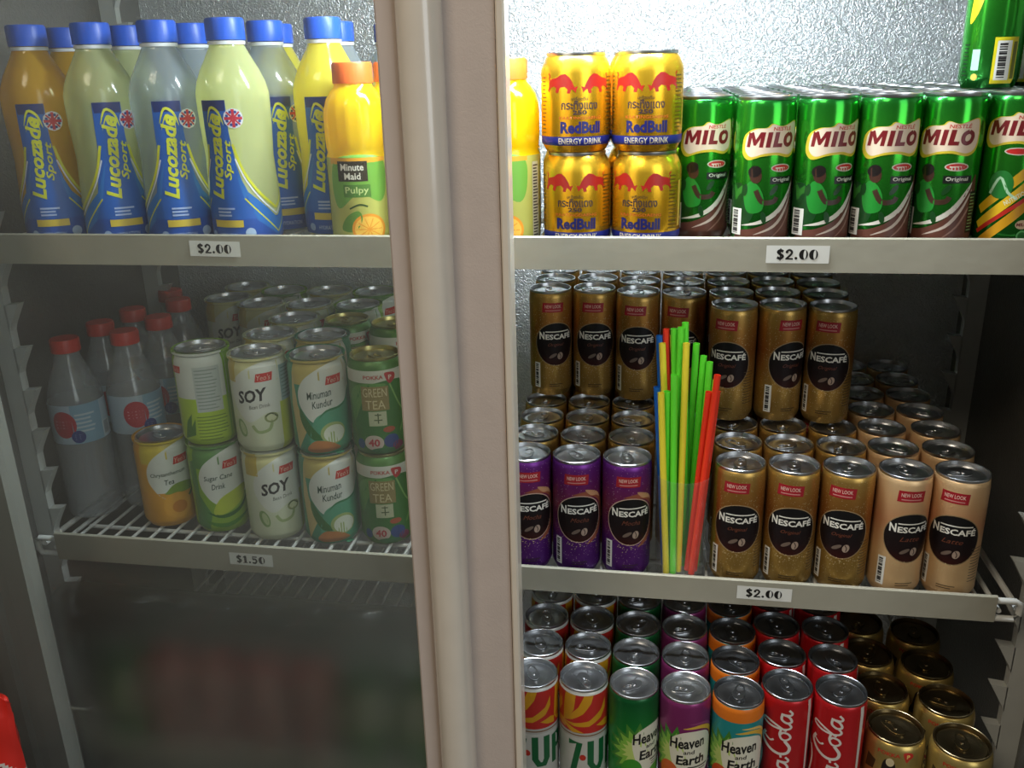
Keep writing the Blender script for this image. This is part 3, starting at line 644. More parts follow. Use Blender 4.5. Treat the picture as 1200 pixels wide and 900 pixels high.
link('door_jamb', bm, M('jamb_grey', s2l('8c8d84'), .5), fr, smooth=False)
def pilaster(x, y, side):
    w_ = .022; bm = bmesh.new(); x1 = x + side * w_; d = .011
    box(bm, min(x, x1), max(x, x1), y, y + d, ZB, ZT)
    z = ZB + .02
    while z < ZT - .06:                        # hooked teeth, 50 mm apart
        P_ = [(x1 - side * .001, z), (x1 + side * .003, z + .010), (x1 + side * .0165, z + .034), (x1 - side * .001, z + .032)]
        a = [bm.verts.new((p, y, q)) for p, q in P_]; b = [bm.verts.new((p, y + d, q)) for p, q in P_]
        for i in range(4): bm.faces.new((a[i], a[(i + 1) % 4], b[(i + 1) % 4], b[i]))
        bm.faces.new(a); bm.faces.new(b); z += .050
    bmesh.ops.recalc_face_normals(bm, faces=bm.faces[:])
    link('notched_strip', bm, PILASTER, fr, smooth=False)
pilaster(XL, .858, 1); pilaster(XR, .866, -1); pilaster(XL, 1.165, 1); pilaster(XR, 1.165, -1)
# lamp under the cabinet ceiling
lamp = thing('fluorescent_lamp', 'short white fluorescent tube lamp fixed under the fridge ceiling', 'lamp', (-.06, .80, ZT))
bm = bmesh.new(); box(bm, -.19, .19, -.02, .02, -.02, -.001, bev=.003); link('lamp_housing', bm, LINER, lamp)
em = bpy.data.materials.new('tube_glow'); em.use_nodes = True; eb = em.node_tree.nodes['Principled BSDF']
eb.inputs['Base Color'].default_value = (.9, .95, 1, 1); eb.inputs['Emission Color'].default_value = (.86, .94, 1, 1); eb.inputs['Emission Strength'].default_value = 6
bm = bmesh.new(); tube(bm, [(-.17, 0, -.034), (.17, 0, -.034)], .011, 16); link('tube', bm, em, lamp)
l = bpy.data.lights.new('tube_light', 'AREA'); l.shape = 'RECTANGLE'; l.size = .33; l.size_y = .03; l.energy = TUBE_POWER; l.color = (.82, .92, 1)
lo = bpy.data.objects.new('tube_light', l); COL.objects.link(lo); lo.parent = lamp; lo.location = (0, 0.004, -.050); lo.rotation_euler = (math.radians(22), 0, 0)

# ------------------------------------------------------------------ sliding doors
def glass_mat(name, clear_amt, z_lo, z_hi, blur):
    m = bpy.data.materials.new(name); m.use_nodes = True; nt = m.node_tree; nt.nodes.remove(nt.nodes['Principled BSDF']); o = nt.nodes['Material Output']; N = nt.nodes.new; L = nt.links.new
    tc = N('ShaderNodeTexCoord'); sp = N('ShaderNodeSeparateXYZ'); L(tc.outputs['Object'], sp.inputs[0])
    nz = N('ShaderNodeTexNoise'); nz.inputs['Scale'].default_value = 5; nz.inputs['Detail'].default_value = 3; L(tc.outputs['Object'], nz.inputs['Vector'])
    ad = N('ShaderNodeMath'); ad.operation = 'MULTIPLY_ADD'; ad.inputs[1].default_value = .02; L(nz.outputs[0], ad.inputs[0]); L(sp.outputs[2], ad.inputs[2])
    mr = N('ShaderNodeMapRange'); mr.inputs['From Min'].default_value = z_lo + .01; mr.inputs['From Max'].default_value = z_hi + .01; mr.inputs['To Min'].default_value = 1; mr.inputs['To Max'].default_value = 0; mr.interpolation_type = 'SMOOTHSTEP'; L(ad.outputs[0], mr.inputs[0])
    tr = N('ShaderNodeBsdfTransparent'); tr.inputs[0].default_value = (.98, .99, .975, 1)
    rf = N('ShaderNodeBsdfRefraction'); rf.inputs['IOR'].default_value = 1.3; rf.inputs['Roughness'].default_value = .62; rf.inputs[0].default_value = (.66, .68, .62, 1)
    m1 = N('ShaderNodeMixShader'); L(tr.outputs[0], m1.inputs[1]); L(rf.outputs[0], m1.inputs[2]); mm = N('ShaderNodeMath'); mm.operation = 'MULTIPLY'; mm.inputs[1].default_value = blur; L(mr.outputs[0], mm.inputs[0])
    xr = N('ShaderNodeMapRange'); xr.inputs['From Min'].default_value = -.645; xr.inputs['From Max'].default_value = -.57; xr.interpolation_type = 'SMOOTHSTEP'; L(sp.outputs[0], xr.inputs[0])
    mk = N('ShaderNodeMath'); mk.operation = 'MULTIPLY'; L(mm.outputs[0], mk.inputs[0]); L(xr.outputs[0], mk.inputs[1]); L(mk.outputs[0], m1.inputs[0])
    d = N('ShaderNodeBsdfDiffuse'); d.inputs[0].default_value = (.72, .74, .70, 1)          # condensation mist
    rp = N('ShaderNodeMapRange'); rp.inputs['From Min'].default_value = .3; rp.inputs['From Max'].default_value = .75; rp.inputs['To Min'].default_value = clear_amt * .6; rp.inputs['To Max'].default_value = clear_amt * 1.4; L(nz.outputs[0], rp.inputs[0])
    m2 = N('ShaderNodeMixShader'); L(rp.outputs[0], m2.inputs[0]); L(m1.outputs[0], m2.inputs[1]); L(d.outputs[0], m2.inputs[2])
    g = N('ShaderNodeBsdfGlossy'); g.inputs['Roughness'].default_value = .06; fr_ = N('ShaderNodeFresnel'); fr_.inputs[0].default_value = 1.3
    m3 = N('ShaderNodeMixShader'); L(fr_.outputs[0], m3.inputs[0]); L(m2.outputs[0], m3.inputs[1]); L(g.outputs[0], m3.inputs[2]); L(m3.outputs[0], o.inputs[0])
    return m
def sheet(x0, x1, y, z0, z1):
    bm = bmesh.new(); v = [bm.verts.new(p) for p in ((x0, y, z0), (x1, y, z0), (x1, y, z1), (x0, y, z1))]; bm.faces.new(v); return bm
dr = thing('sliding_door', 'open sliding glass door with cream framed stile and rounded full-height handle', 'door')
DZ0, DZ1 = ZB + .015, ZT - .012
bm = bmesh.new(); extrude_z(bm, [(-.2190, .716), (-.2195, .701), (-.2175, .6985), (-.2080, .6985), (-.2040, .7000), (-.2018, .7030), (-.2018, .716)], DZ0, DZ1); link('stile_edge', bm, ROSE, dr)
hp = [(-.2015, .716), (-.2015, .701), (-.2010, .692), (-.197, .6855), (-.190, .6815), (-.182, .680), (-.175, .682), (-.170, .6865), (-.168, .693), (-.1675, .701), (-.1675, .716)]
bm = bmesh.new(); extrude_z(bm, hp, DZ0, DZ1); link('handle', bm, M('handle_gloss', s2l('e2d8c8'), .3, coat=1.0), dr)
STILE_DROPS = M('rose_grey_wet', s2l('c9bbb1'), .4, bump=('voronoi', 240, .12))
bm = bmesh.new(); extrude_z(bm, [(-.1675, .716), (-.1675, .701), (-.128, .700), (-.1275, .716)], DZ0, DZ1); link('stile', bm, STILE_DROPS, dr, smooth=False)
bm = bmesh.new(); extrude_z(bm, [(-.1268, .716), (-.1268, .697), (-.1255, .6955), (-.1215, .6955), (-.120, .697), (-.120, .716)], DZ0, DZ1); link('edge_trim', bm, CREAM, dr)
bm = bmesh.new(); box(bm, -.780, -.735, .697, .716, DZ0, DZ1, bev=.002); link('stile', bm, ROSE, dr)
bm = bmesh.new(); box(bm, -.735, -.2215, .698, .716, DZ0, DZ0 + .04, bev=.002); link('rail', bm, CREAM, dr)
bm = bmesh.new(); box(bm, -.735, -.2215, .698, .716, DZ1 - .012, DZ1, bev=.002); link('rail', bm, CREAM, dr)
G1 = glass_mat('misted_glass', .060, -.150, -.066, .97)
bm = sheet(-.736, -.2195, .7085, DZ0 + .02, DZ1 - .01)
pane = link('glass_pane', bm, G1, dr, smooth=False); pane['label'] = 'misted glass pane'
dr2 = thing('sliding_door', 'closed rear sliding glass door behind the cream handled one, mostly hidden', 'door')
G2 = glass_mat('inner_glass', .045, -.160, -.076, .92)
bm = sheet(-.736, -.206, .7265, DZ0 + .02, DZ1 - .01); pane = link('glass_pane', bm, G2, dr2, smooth=False)
bm = bmesh.new(); box(bm, -.206, -.172, .7185, .734, DZ0, DZ1, bev=.002); link('stile', bm, CREAM, dr2)
bm = bmesh.new(); box(bm, -.780, -.736, .7185, .734, DZ0, DZ1, bev=.002); link('stile', bm, CREAM, dr2)

# ------------------------------------------------------------------ shelves with price rails
def digit_art(s):
    """fat-and-thin poster numerals"""
    a = Art(); x = 0; K = '15120f'
    for ch in s:
        if ch == '0':
            a.ell(x + 4.2, 5, 4.2, 5, K, 24); a.ell(x + 5.4, 5, 1.3, 4.4, 'd8d8d0', 18); x += 9.4
        elif ch == '.': a.ell(x + 1.4, 1.4, 1.4, 1.4, K, 12); x += 4.2
        elif ch == '2': a.stroke([(x + .8, 7.6), (x + 3.4, 9.4), (x + 6, 7.8), (x + 5.2, 5), (x + 1.4, 1.2)], 2.0, K); a.rect(x + .2, x + 7.4, 0, 1.6, K); a.ell(x + 1.4, 7.4, 1.4, 1.4, K, 12); x += 8.8
        elif ch == '1': a.rect(x + 1.8, x + 5, 0, 10, K); a.rect(x + .4, x + 6.4, 0, .9, K); a.poly([(x, 7.4), (x + 2, 10), (x + 2, 7.4)], K); x += 7.6
        elif ch == '5': a.rect(x + .8, x + 2, 5, 10, K); a.rect(x + .8, x + 7, 8.4, 10, K); a.stroke([(x + 1.4, 5.6), (x + 4.4, 6.2), (x + 6.2, 4), (x + 4.4, .9), (x + .8, 1.4)], 2.3, K); x += 8.8
        elif ch == '$': a.stroke([(x + 6.4, 7.8), (x + 3.8, 9), (x + 1.4, 7.4), (x + 3.8, 5.2), (x + 6.2, 3.2), (x + 3.8, 1), (x + .8, 2.2)], 2.5, K); a.rect(x + 3.3, x + 4.3, -1, 11, K); x += 8.6
    return a, x
def price_tag(parent, xc, zc, y, s, tilt=0, wd=.054, ht=.0155):
    bm = bmesh.new(); a, X = digit_art(s); ca, sa = math.cos(tilt), math.sin(tilt); k = .00092; mats = ['dcdcd4', '15120f']
    yf = [y - .0006]
    fs = [([(-wd / 2, -ht / 2), (wd / 2, -ht / 2), (wd / 2, ht / 2), (-wd / 2, ht / 2)], [(0, 1, 2, 3)], 'dcdcd4', 0)]
    fs += [([((x - X / 2) * k, (z - 5) * k * 1.02) for x, z in vs], f, c, 1 + i * .02) for i, (vs, f, c, ly) in enumerate(a.items)]
    for vs, f, c, ly in fs:
        if c not in mats: mats.append(c)
        V = [bm.verts.new((x * ca - z * sa, -.00015 * ly, x * sa + z * ca)) for x, z in vs]
        for q in f:
            try: bm.faces.new([V[i] for i in q]).material_index = mats.index(c)
            except ValueError: pass
    V = [bm.verts.new((sx * wd / 2 * ca - sz * ht / 2 * sa, .0005, sx * wd / 2 * sa + sz * ht / 2 * ca)) for sx, sz in ((-1, -1), (-1, 1), (1, 1), (1, -1))]; bm.faces.new(V)
    o = link('price_tag', bm, [ink(c) for c in mats], parent, smooth=False); o.location = (xc, y - .0006, zc); o['label'] = 'white price tag reading ' + s
    return o
def shelf(x0, x1, zs, lab, ylip=.835, lt=.0115, lb=-.0185, loops=(), yback=1.245):
    t = thing('wire_shelf', lab, 'shelf')
    bm = bmesh.new(); nw = int((x1 - x0 - .02) / .0225)
    for i in range(nw + 1):
        x = x0 + .012 + (x1 - x0 - .024) * i / nw; tube(bm, [(x, ylip + .001, zs - .0023), (x, yback, zs - .0023)], .0019, 8)
    for y in (ylip + .06, 1.03, yback - .02): tube(bm, [(x0 + .004, y, zs - .0068), (x1 - .004, y, zs - .0068)], .0026, 8)
    link('wire_grid', bm, WIRE, t)
    bm = bmesh.new(); extrude = [(ylip, zs + lb), (ylip, zs + lt - .001), (ylip + .001, zs + lt), (ylip + .0035, zs + lt), (ylip + .0035, zs + lt - .0012), (ylip + .0016, zs + lt - .0016), (ylip + .0016, zs + lb)]
    a = [bm.verts.new((x0, y, z)) for y, z in extrude]; b = [bm.verts.new((x1, y, z)) for y, z in extrude]; n = len(extrude)
    for i in range(n): bm.faces.new((a[i], a[(i + 1) % n], b[(i + 1) % n], b[i]))
    bm.faces.new(a); bm.faces.new(b); bmesh.ops.recalc_face_normals(bm, faces=bm.faces[:]); link('price_rail', bm, RAIL, t, smooth=False)
    for xe, s in ((x0, -1), (x1, 1)):
        if s in loops:
            bm = bmesh.new()
            ex = .0045 if s < 0 else 0; tube(bm, [(xe - s * .004, ylip + .004, zs + .006), (xe + s * (.018 + ex), ylip + .004, zs + .006), (xe + s * (.0235 + ex), ylip + .006, zs + .002), (xe + s * (.0235 + ex), ylip + .006, zs - .010), (xe + s * (.018 + ex), ylip + .004, zs - .014), (xe - s * .004, ylip + .004, zs - .014)], .0034, 10)
            tube(bm, [(xe + s * .0225, ylip + .010, zs - .0045), (xe + s * .0225, yback, zs - .0045)], .0034, 8)
            tube(bm, [(xe + s * .004, ylip + .004, zs - .006), (xe + s * .004, yback, zs - .006)], .0026, 8)
            link('side_rod', bm, WIRE, t)
    return t
ZTOP, ZMID, ZLOW, ZLOW2 = .2245, -.1325, -.3505, -.3505
sh_tr = shelf(-.158, .362, ZTOP, 'upper right wire shelf with grey price rail carrying green and gold cans', lt=.0110, lb=-.0205)
sh_tl = shelf(-.722, -.178, ZTOP, 'upper left wire shelf behind glass carrying blue-capped sports drink bottles', lt=.0110, lb=-.0205)
sh_mr = shelf(-.158, .338, ZMID, 'middle right wire shelf with grey price rail carrying coffee cans and straws', loops=(1,), lt=.0125, lb=-.0165)
sh_ml = shelf(-.697, -.178, ZMID, 'middle left wire shelf behind glass carrying juice cans and water bottles', loops=(-1,), lt=.0155, lb=-.0190)
sh_lr = shelf(-.158, .362, ZLOW, 'bottom right wire shelf carrying cola, citrus and tea cans', ylip=.750)
sh_ll = shelf(-.697, -.178, ZLOW2, 'bottom left wire shelf behind the misted part of the glass', ylip=.800)
price_tag(sh_tr, .1195, .2205, .835, '$2.00', 0, .055, .0160)
price_tag(sh_tl, -.4445, .2215, .835, '$2.00', math.radians(-1))
price_tag(sh_mr, .1140, -.1340, .835, '$2.00', math.radians(-.5), .055, .0150)
price_tag(sh_ml, -.4515, -.1345, .835, '$1.50', math.radians(-.5), .052, .0150)

# ------------------------------------------------------------------ drinks on the shelves
ORD = ['front', 'second', 'third', 'fourth', 'fifth', 'sixth', 'seventh', 'eighth']
# upper right: malt drink cans
xs = [.0345, .0875, .1402, .1931, .2460, .2990, .3525]
offs = [14, 20, 28, 18, 0, 4, 0]
cn = ['against the gold energy cans', 'second from the gold energy cans', 'third from the gold energy cans', 'fourth from the gold energy cans', 'fifth from the gold energy cans', 'near the right end', 'at the right wall']
for j in range(7):
    for i, x in enumerate(xs):
        if (i == 6 and j == 0) or (i == 0 and j == 6): continue
        k = 'malt2' if i >= 5 else 'malt'
        jx = random.uniform(-.0002, .0002)
        put(k, x + jx, (.906 if i == 0 else .868) + j * .0530, ZTOP, offs[i] + (0 if j == 0 else random.uniform(-30, 30)),
            'green malt drink can, %s row, %s' % (ORD[j], cn[i]), 'green malt drink cans on the upper right shelf')
put('malt2', .2960, .955, ZTOP + HS + .0002, -168, 'green malt drink can showing its bar code, standing on top of the green cans', 'green malt cans standing on the others')
put('malt2', .3530, .985, ZTOP + HS + .0002, 120, 'green malt drink can stacked on top beside the right wall', 'green malt cans standing on the others')
# gold energy cans, stacked in pairs
for j, y in enumerate((.870, .938)):
    for i, x in enumerate(((-.0845, -.0190), (-.0925, -.0270))[j]):
        side = ('beside the orange juice bottle', 'beside the green cans')[i]
        for lv in (0, 1):
            put('energy', x + (.0012 if lv == 0 and j == 0 else 0), y, ZTOP + lv * (.0865 + .0002), (8, 0)[i] + (-10 if lv == 0 else 0) + (0 if j == 0 else 25),
                '%s gold energy drink can of the %s stack, %s' % (('lower', 'upper')[lv], ('front', 'rear')[j], side), 'gold energy drink cans stacked in pairs')
# orange juice bottles
for x, y, off, lab in ((-.1500, .870, -20, 'orange juice bottle right of the cream door handle beside gold cans'), (-.1585, .934, 10, 'orange juice bottle behind the one beside the gold cans'),
                       (-.2985, .870, -5, 'orange juice bottle with green label seen through glass left of the door frame'), (-.2345, .875, 20, 'orange juice bottle half hidden behind the left edge of the door frame'), (-.2775, .934, 20, 'orange juice bottle in the second row behind the glass')):
    put('pulpy', x, y, ZTOP, off, lab, 'orange juice bottles with orange caps')
# sports drink bottles
SB = [('sp_orange', -.6365, .873, -14, 'orange sports drink bottle at the left end of the upper shelf, front row'),
      ('sp_pale', -.566, .873, 8, 'pale green sports drink bottle, second from the left in the front row'),
      ('sp_clear', -.4950, .873, 0, 'clear bluish sports drink bottle, third from the left in the front row'),
      ('sp_lime', -.4240, .873, -33, 'pale lime sports drink bottle right above the left price tag'),
      ('sp_yellow', -.3430, .921, -18, 'bright yellow sports drink bottle beside the orange juice bottle')]
SB += [('sp_orange', -.6430, .944, 30, 'orange sports drink bottle in the second row behind the orange one'), ('sp_pale', -.5705, .944, 60, 'pale green sports drink bottle in the second row, blue cap showing'),
       ('sp_clear', -.4980, .944, 20, 'clear sports drink bottle in the second row, between clear and lime ones'), ('sp_clear', -.4150, .945, 12, 'clear sports drink bottle in the second row beside the bright yellow one'),
       ('sp_pale', -.628, 1.016, 0, 'pale sports drink bottle in the third row near the left wall'), ('sp_clear', -.5400, 1.016, 0, 'clear sports drink bottle in the third row, left half'),
       ('sp_yellow', -.4340, 1.017, 0, 'yellow sports drink bottle in the third row, middle'), ('sp_clear', -.3610, 1.012, 0, 'clear sports drink bottle in the third row, right half'), ('sp_yellow', -.2890, 1.013, 10, 'yellow sports drink bottle in the third row near the door frame'),
       ('sp_clear', -.3230, 1.086, 10, 'clear sports drink bottle in the fourth row, cap showing right of the bright yellow bottle'), ('sp_yellow', -.2520, 1.086, 10, 'yellow sports drink bottle in the fourth row, behind the orange juice bottles'),
       ('sp_yellow', -.2160, 1.013, 10, 'yellow sports drink bottle in the third row behind the door frame')]
for k, x, y, off, lab in SB: put(k, x, y, ZTOP, off, lab, 'blue-capped sports drink bottles')

# middle right shelf
G_ = 'slim coffee cans on the middle right shelf'
def coffee(kind, col, x, y, z, off, lab): put(kind, x, y, z, off, lab, col + ' coffee cans on the middle right shelf')
pur = [(-.1370, 10), (-.0838, 7), (-.0306, 12)]
pw = ['left', 'middle', 'right']
for i, (x, off) in enumerate(pur):
    coffee('purple', 'purple', x, .870, ZMID, off, 'purple coffee can in the front row, %s' % ('cut by the door frame', 'between two purple cans', 'touching the straw cup')[i])
    for j in range(1, 7):
        y = .870 + j * .0537
        coffee('gold', 'gold', x + (.0022 if j in (1, 2) else 0), y, ZMID, random.uniform(-25, 25), 'lower gold coffee can, %s row, %s column behind the purple cans' % (ORD[j], pw[i]))
for j in range(1, 7):
    coffee('gold', 'gold', .0268, .875 + j * .0537, ZMID, random.uniform(-25, 25), 'lower gold coffee can, %s row, behind the straw cup' % ORD[j])
gw = ['right beside the straw cup', 'second from the straw cup', 'third from the straw cup']
gx = [(.0850, 3), (.1382, 5), (.1916, 0)]; cx_ = [(.2455, 28), (.2990, 0)]
for i, (x, off) in enumerate(gx):
    for j in range(7):
        coffee('gold', 'gold', x + (.001 if j else 0), .869 + j * .0537, ZMID, off if j == 0 else random.uniform(-25, 25), 'lower gold coffee can, %s row, column %s' % (ORD[j], gw[i]))
for i, (x, off) in enumerate(cx_):
    for j in range(7):
        coffee('cream', 'cream', x + (0 if i == 0 else (0, .001, .003, 0, 0, -.0005, 0)[j]), .869 + j * .0555 , ZMID, off if j == 0 else random.uniform(120, 200), 'cream coffee can, %s row, %s of the two cream columns' % (ORD[j], ('left', 'right')[i]))
UPZ = ZMID + HS + .0002
lw = ['beside the door frame', 'second from the door frame', 'third from the door frame', 'behind the tops of the straws']
for i, (x, off, y0) in enumerate(((-.1345, 14, 1.064), (-.0810, 3, 1.068), (-.0278, 0, 1.056), (.0258, -8, 1.053))):
    for j in range(3):
        coffee('gold', 'gold', x, y0 + j * .0537, UPZ, off if j == 0 else random.uniform(-25, 25), 'upper gold coffee can, %s row, %s' % (ORD[j], lw[i]))
rw = ['just right of the straw tops', 'middle of the three at the right', 'last at the right end']
for i, (x, off, y0) in enumerate(((.0800, -10, 1.001), (.1330, 33, 1.006), (.1860, 0, 1.002))):
    for j in range(4):
        coffee('gold', 'gold', x, y0 + j * .0545, UPZ, off if j == 0 else random.uniform(-25, 25), 'upper gold coffee can, %s row, %s' % (ORD[j], rw[i]))

# bottom right shelf
cols = [('lemon', 'red and yellow sunburst citrus soda can', -.1145, .787, 25, 4, 'left of the pair of columns'), ('lemon', 'red and yellow sunburst citrus soda can', -.0688, .788, 21, 4, 'right of the pair of columns')]
low = [('lemon', 'sunburst citrus soda can', -.1215, .787, 4, 'next to the door frame'), ('lemon', 'sunburst citrus soda can', -.0685, .788, 21, 'beside the green tea can column'),
       ('teagreen', 'green leafy tea can', -.0158, .784, 34, 'beside the citrus cans'), ('teapurple', 'purple fruit tea can', .0370, .784, 3, 'between green and teal cans'), ('teaorange', 'teal and orange fruit tea can', .0898, .784, 4, 'beside the red cola cans'),
       ('cola', 'red cola can with white script', .1398, .802, 2, 'beside the teal tea can'), ('cola', 'red cola can with white script', .1925, .800, -4, 'beside the gold cans')]
for k, d, x, y, off, wh in low:
    for j in range(4):
        put(k, x + j * .0002, y + j * .0532, ZLOW, off if j == 0 else random.uniform(-30, 30), '%s, %s row, %s' % (d, ORD[j], wh), d.split(' with')[0] + 's on the bottom shelf')
for x, y, lab in ((.2510, .806, 'front row, beside the cola can'), (.3115, .793, 'front row, at the right end'), (.2500, .8690, 'second row, behind the one beside the cola'), (.3130, .8555, 'second row, at the right end'),
                  (.2480, .9320, 'third row, left of the gold columns'), (.3090, .9180, 'third row, right of the gold columns'), (.2500, .9950, 'fourth row, left of the gold columns'), (.3110, .9810, 'fourth row, right of the gold columns')):
    put('goldbrew', x, y, ZLOW, -5, 'gold canned coffee with bronze lid, ' + lab, 'short gold cans on the bottom right shelf')

# middle left shelf
YG = 'juice and tea cans behind the glass'
for k, x, y, lv, off, lab in (('cane', -.5220, .916, 0, 4, 'green sugar cane drink can, lower can of its stack'), ('soy', -.4475, .905, 0, 5, 'white soy drink can, lower can of its stack'),
        ('melon', -.3775, .905, 0, 3, 'green and white melon drink can, lower of two'), ('greentea', -.3115, .911, 0, -2, 'green tea can beside the door frame, lower of two'),
        ('cane', -.5235, .918, 1, -178, 'white and lime juice can showing its ingredients side, on a sugar cane can'), ('soy', -.4490, .906, 1, -18, 'white soy drink can, upper can turned to the left'),
        ('melon', -.3790, .906, 1, 3, 'green and white melon drink can, upper of two with bluish lid'), ('greentea', -.3125, .912, 1, 0, 'green tea can beside the door frame, upper of two'),
        ('chrys', -.5940, .921, 0, 6, 'yellow chrysanthemum tea can standing alone beside the water bottles')):
    put(k, x, y, ZMID + lv * (HY + .0002), off, lab, YG)
back = [('soy', -.4640, .978, 'behind the front soy stack'), ('melon', -.3980, .977, 'behind the front melon stack'), ('soy', -.4620, 1.049, 'second behind the front soy stack'), ('greentea', -.3930, 1.050, 'two rows behind the melon stack'), ('greentea', -.3280, 1.038, 'two rows behind the front green tea stack'),
        ('soy', -.5390, 1.120, 'fourth row, left'), ('soy', -.4700, 1.122, 'fourth row, middle'), ('cane', -.4020, 1.122, 'fourth row, right'), ('soy', -.6000, 1.146, 'behind the water bottles with red tag'),
        ('cane', -.5370, 1.194, 'rearmost row, left'), ('soy', -.4690, 1.196, 'rearmost row, middle'), ('cane', -.4010, 1.196, 'rearmost row, right'), ('soy', -.6030, 1.214, 'rearmost by the left wall')]
for k, x, y, wh in back:
    for lv in (0, 1):
        put(k, x, y, ZMID + lv * (HY + .0002), random.uniform(-25, 15) if k != 'greentea' else 30, '%s can of the stack %s' % (('lower', 'upper')[lv], wh), YG)
for x, y, off, lab in ((-.7020, .926, -6, 'clear water bottle with red cap at the front, nearest the left wall'), (-.6475, .964, 25, 'clear water bottle with red cap, behind the yellow tea can'), (-.7025, .999, 20, 'clear water bottle in the second row by the left wall'),
        (-.6410, 1.031, 0, 'clear water bottle in the second row, right of the wall column'), (-.6980, 1.066, 0, 'clear water bottle in the third row by the left wall'), (-.6620, 1.120, 0, 'clear water bottle in the fourth row beside the cans'),
        (-.7030, 1.172, 0, 'clear water bottle deep in the corner by the left wall')):
    put('water', x, y, ZMID, off, lab, 'clear water bottles with red caps')
# misted bottom left compartment
for i, (k, x, d) in enumerate((('teagreen', -.60, 'green'), ('cola', -.545, 'red'), ('cola', -.49, 'red'), ('cola', -.435, 'red'), ('cola', -.375, 'red'), ('teagreen', -.315, 'green'), ('teagreen', -.255, 'green'))):
    put(k, x, .850, ZLOW2, 0, 'blurred %s can behind the misted glass, %s from the left' % (d, ORD[i] if i else 'first'), 'blurred cans behind the misted glass')

# ------------------------------------------------------------------ cup of straws
CX, CY = .0272, .8640
cup = thing('straw_cup', 'clear glass tumbler holding coloured straws between purple and gold cans', 'cup', (CX, CY, ZMID))
GL = clear('tumbler_glass', (.985, .99, .99), 1.28, .04, diffuse_mix=.03)
bm = bmesh.new(); lathe(bm, [(0, .0002), (.0235, .0002), (.0250, .002), (.0290, .116), (.0292, .1185), (.0284, .1188), (.0278, .116), (.0240, .007), (.0225, .0055), (0, .0055)], 48); link('tumbler', bm, GL, cup)
top = [(-.003, .129, 'blue'), (-.002, .123, 'yellow'), (.005, .136, 'red'), (.010, .127, 'yellow'), (.011, .114, 'blue'), (.013, .138, 'green'), (.019, .141, 'green'), (.0235, .144, 'green'), (.025, .127, 'yellow'), (.036, .122, 'green'), (.043, .109, 'green'),
       (.049, .104, 'green'), (.056, .097, 'red'), (.057, .086, 'green'), (.014, .095, 'green'), (.008, .077, 'green'), (.001, .077, 'yellow'), (-.005, .077, 'blue'), (.051, .078, 'red'), (.059, .078, 'red')]
front = {14, 15, 18, 19, 12, 8, 16}
rr = .0034; S_ = []; rnd = random.Random(5); rim = .0272 - rr - .0003; br = .0228 - rr - .0003; zb, zr = .0068, .1186
spots = []
for q in range(-4, 5):
    for s in range(-4, 5):
        x_, y_ = (q + s * .5) * .0071, s * .00615
        if math.hypot(x_, y_) < br + .0002: spots.append((x_, y_))
st = []
for i, (tx, tz, c) in enumerate(top):
    st.append([tx - CX, (-.008 if i in front else .010) + rnd.uniform(-.004, .004), tz - ZMID, c])
# bottoms: the free spot nearest to a scaled-down copy of the top position
order = sorted(range(len(st)), key=lambda i: st[i][0]); free = spots[:]; bots = {}
for i in sorted(range(len(st)), key=lambda i: -abs(st[i][0])):
    if not free: break
    p_ = min(free, key=lambda s: (s[0] - st[i][0] * .65) ** 2 + (s[1] - st[i][1] * 1.2) ** 2); free.remove(p_); bots[i] = p_
P = {}
for i in bots:
    P[i] = [[bots[i][0], bots[i][1], zb], [st[i][0], st[i][1], st[i][2]]]
def at(i, z):
    (a, b, z0), (c, d, z1) = P[i]; t = (z - z0) / (z1 - z0); return a + (c - a) * t, b + (d - b) * t
for it in range(500):                          # nudge the straws apart until they only touch, and keep them inside the rim
    for i in P:
        for z in (zb, .04, .075, .11, .15, .19, .23):
            if z > P[i][1][2]: continue
            xi, yi = at(i, z); t = (z - zb) / (P[i][1][2] - zb)
            if z < zr:
                rmax = br + (rim - br) * (z - zb) / (zr - zb); d = math.hypot(xi, yi)
                if d > rmax:
                    k = (rmax / d - 1); P[i][1][0] += xi * k * t; P[i][1][1] += yi * k * t; P[i][0][0] += xi * k * (1 - t); P[i][0][1] += yi * k * (1 - t)
            for j in P:
                if j <= i or z > P[j][1][2]: continue
                xj, yj = at(j, z); xi, yi = at(i, z); dx, dy = xi - xj, yi - yj; d = math.hypot(dx, dy) or 1e-6
                if d < 2 * rr + .0003:
                    e = (2 * rr + .0003 - d) / 2 / d; tj = (z - zb) / (P[j][1][2] - zb)
                    for q, sg, tt in ((i, 1, t), (j, -1, tj)):
                        P[q][1][0] += sg * dx * e * tt * .5; P[q][1][1] += sg * dy * e * tt; P[q][0][0] += sg * dx * e * (1 - tt); P[q][0][1] += sg * dy * e * (1 - tt)
STR = {'green': s2l('66e438'), 'yellow': s2l('eedc3c'), 'red': s2l('f03a20'), 'blue': s2l('1060b8')}
tall = {0: 'tallest blue straw at the left of the cup', 1: 'tall yellow straw just under the tallest blue one', 2: 'tall red straw standing among the left ones', 3: 'short-topped yellow straw beside the tall red one', 4: 'blue straw in front of the green tops, left half', 5: 'tall green straw, left of the tallest green ones', 6: 'tall green straw, middle of the three tallest', 7: 'tallest green straw rising above all others', 8: 'tall yellow straw in the centre of the cup',
        9: 'green straw leaning right of the central yellow one', 10: 'green straw leaning right, second from the yellow centre', 11: 'green straw leaning right, behind the red tips', 12: 'tallest red straw leaning to the right', 13: 'green straw tip at the far right above the red ones', 14: 'front green straw left of the central yellow one', 15: 'front short green straw at the left', 16: 'front short yellow straw at the left edge', 17: 'front short blue straw at the left rim', 18: 'left red straw of the leaning front pair', 19: 'right red straw of the leaning front pair'}
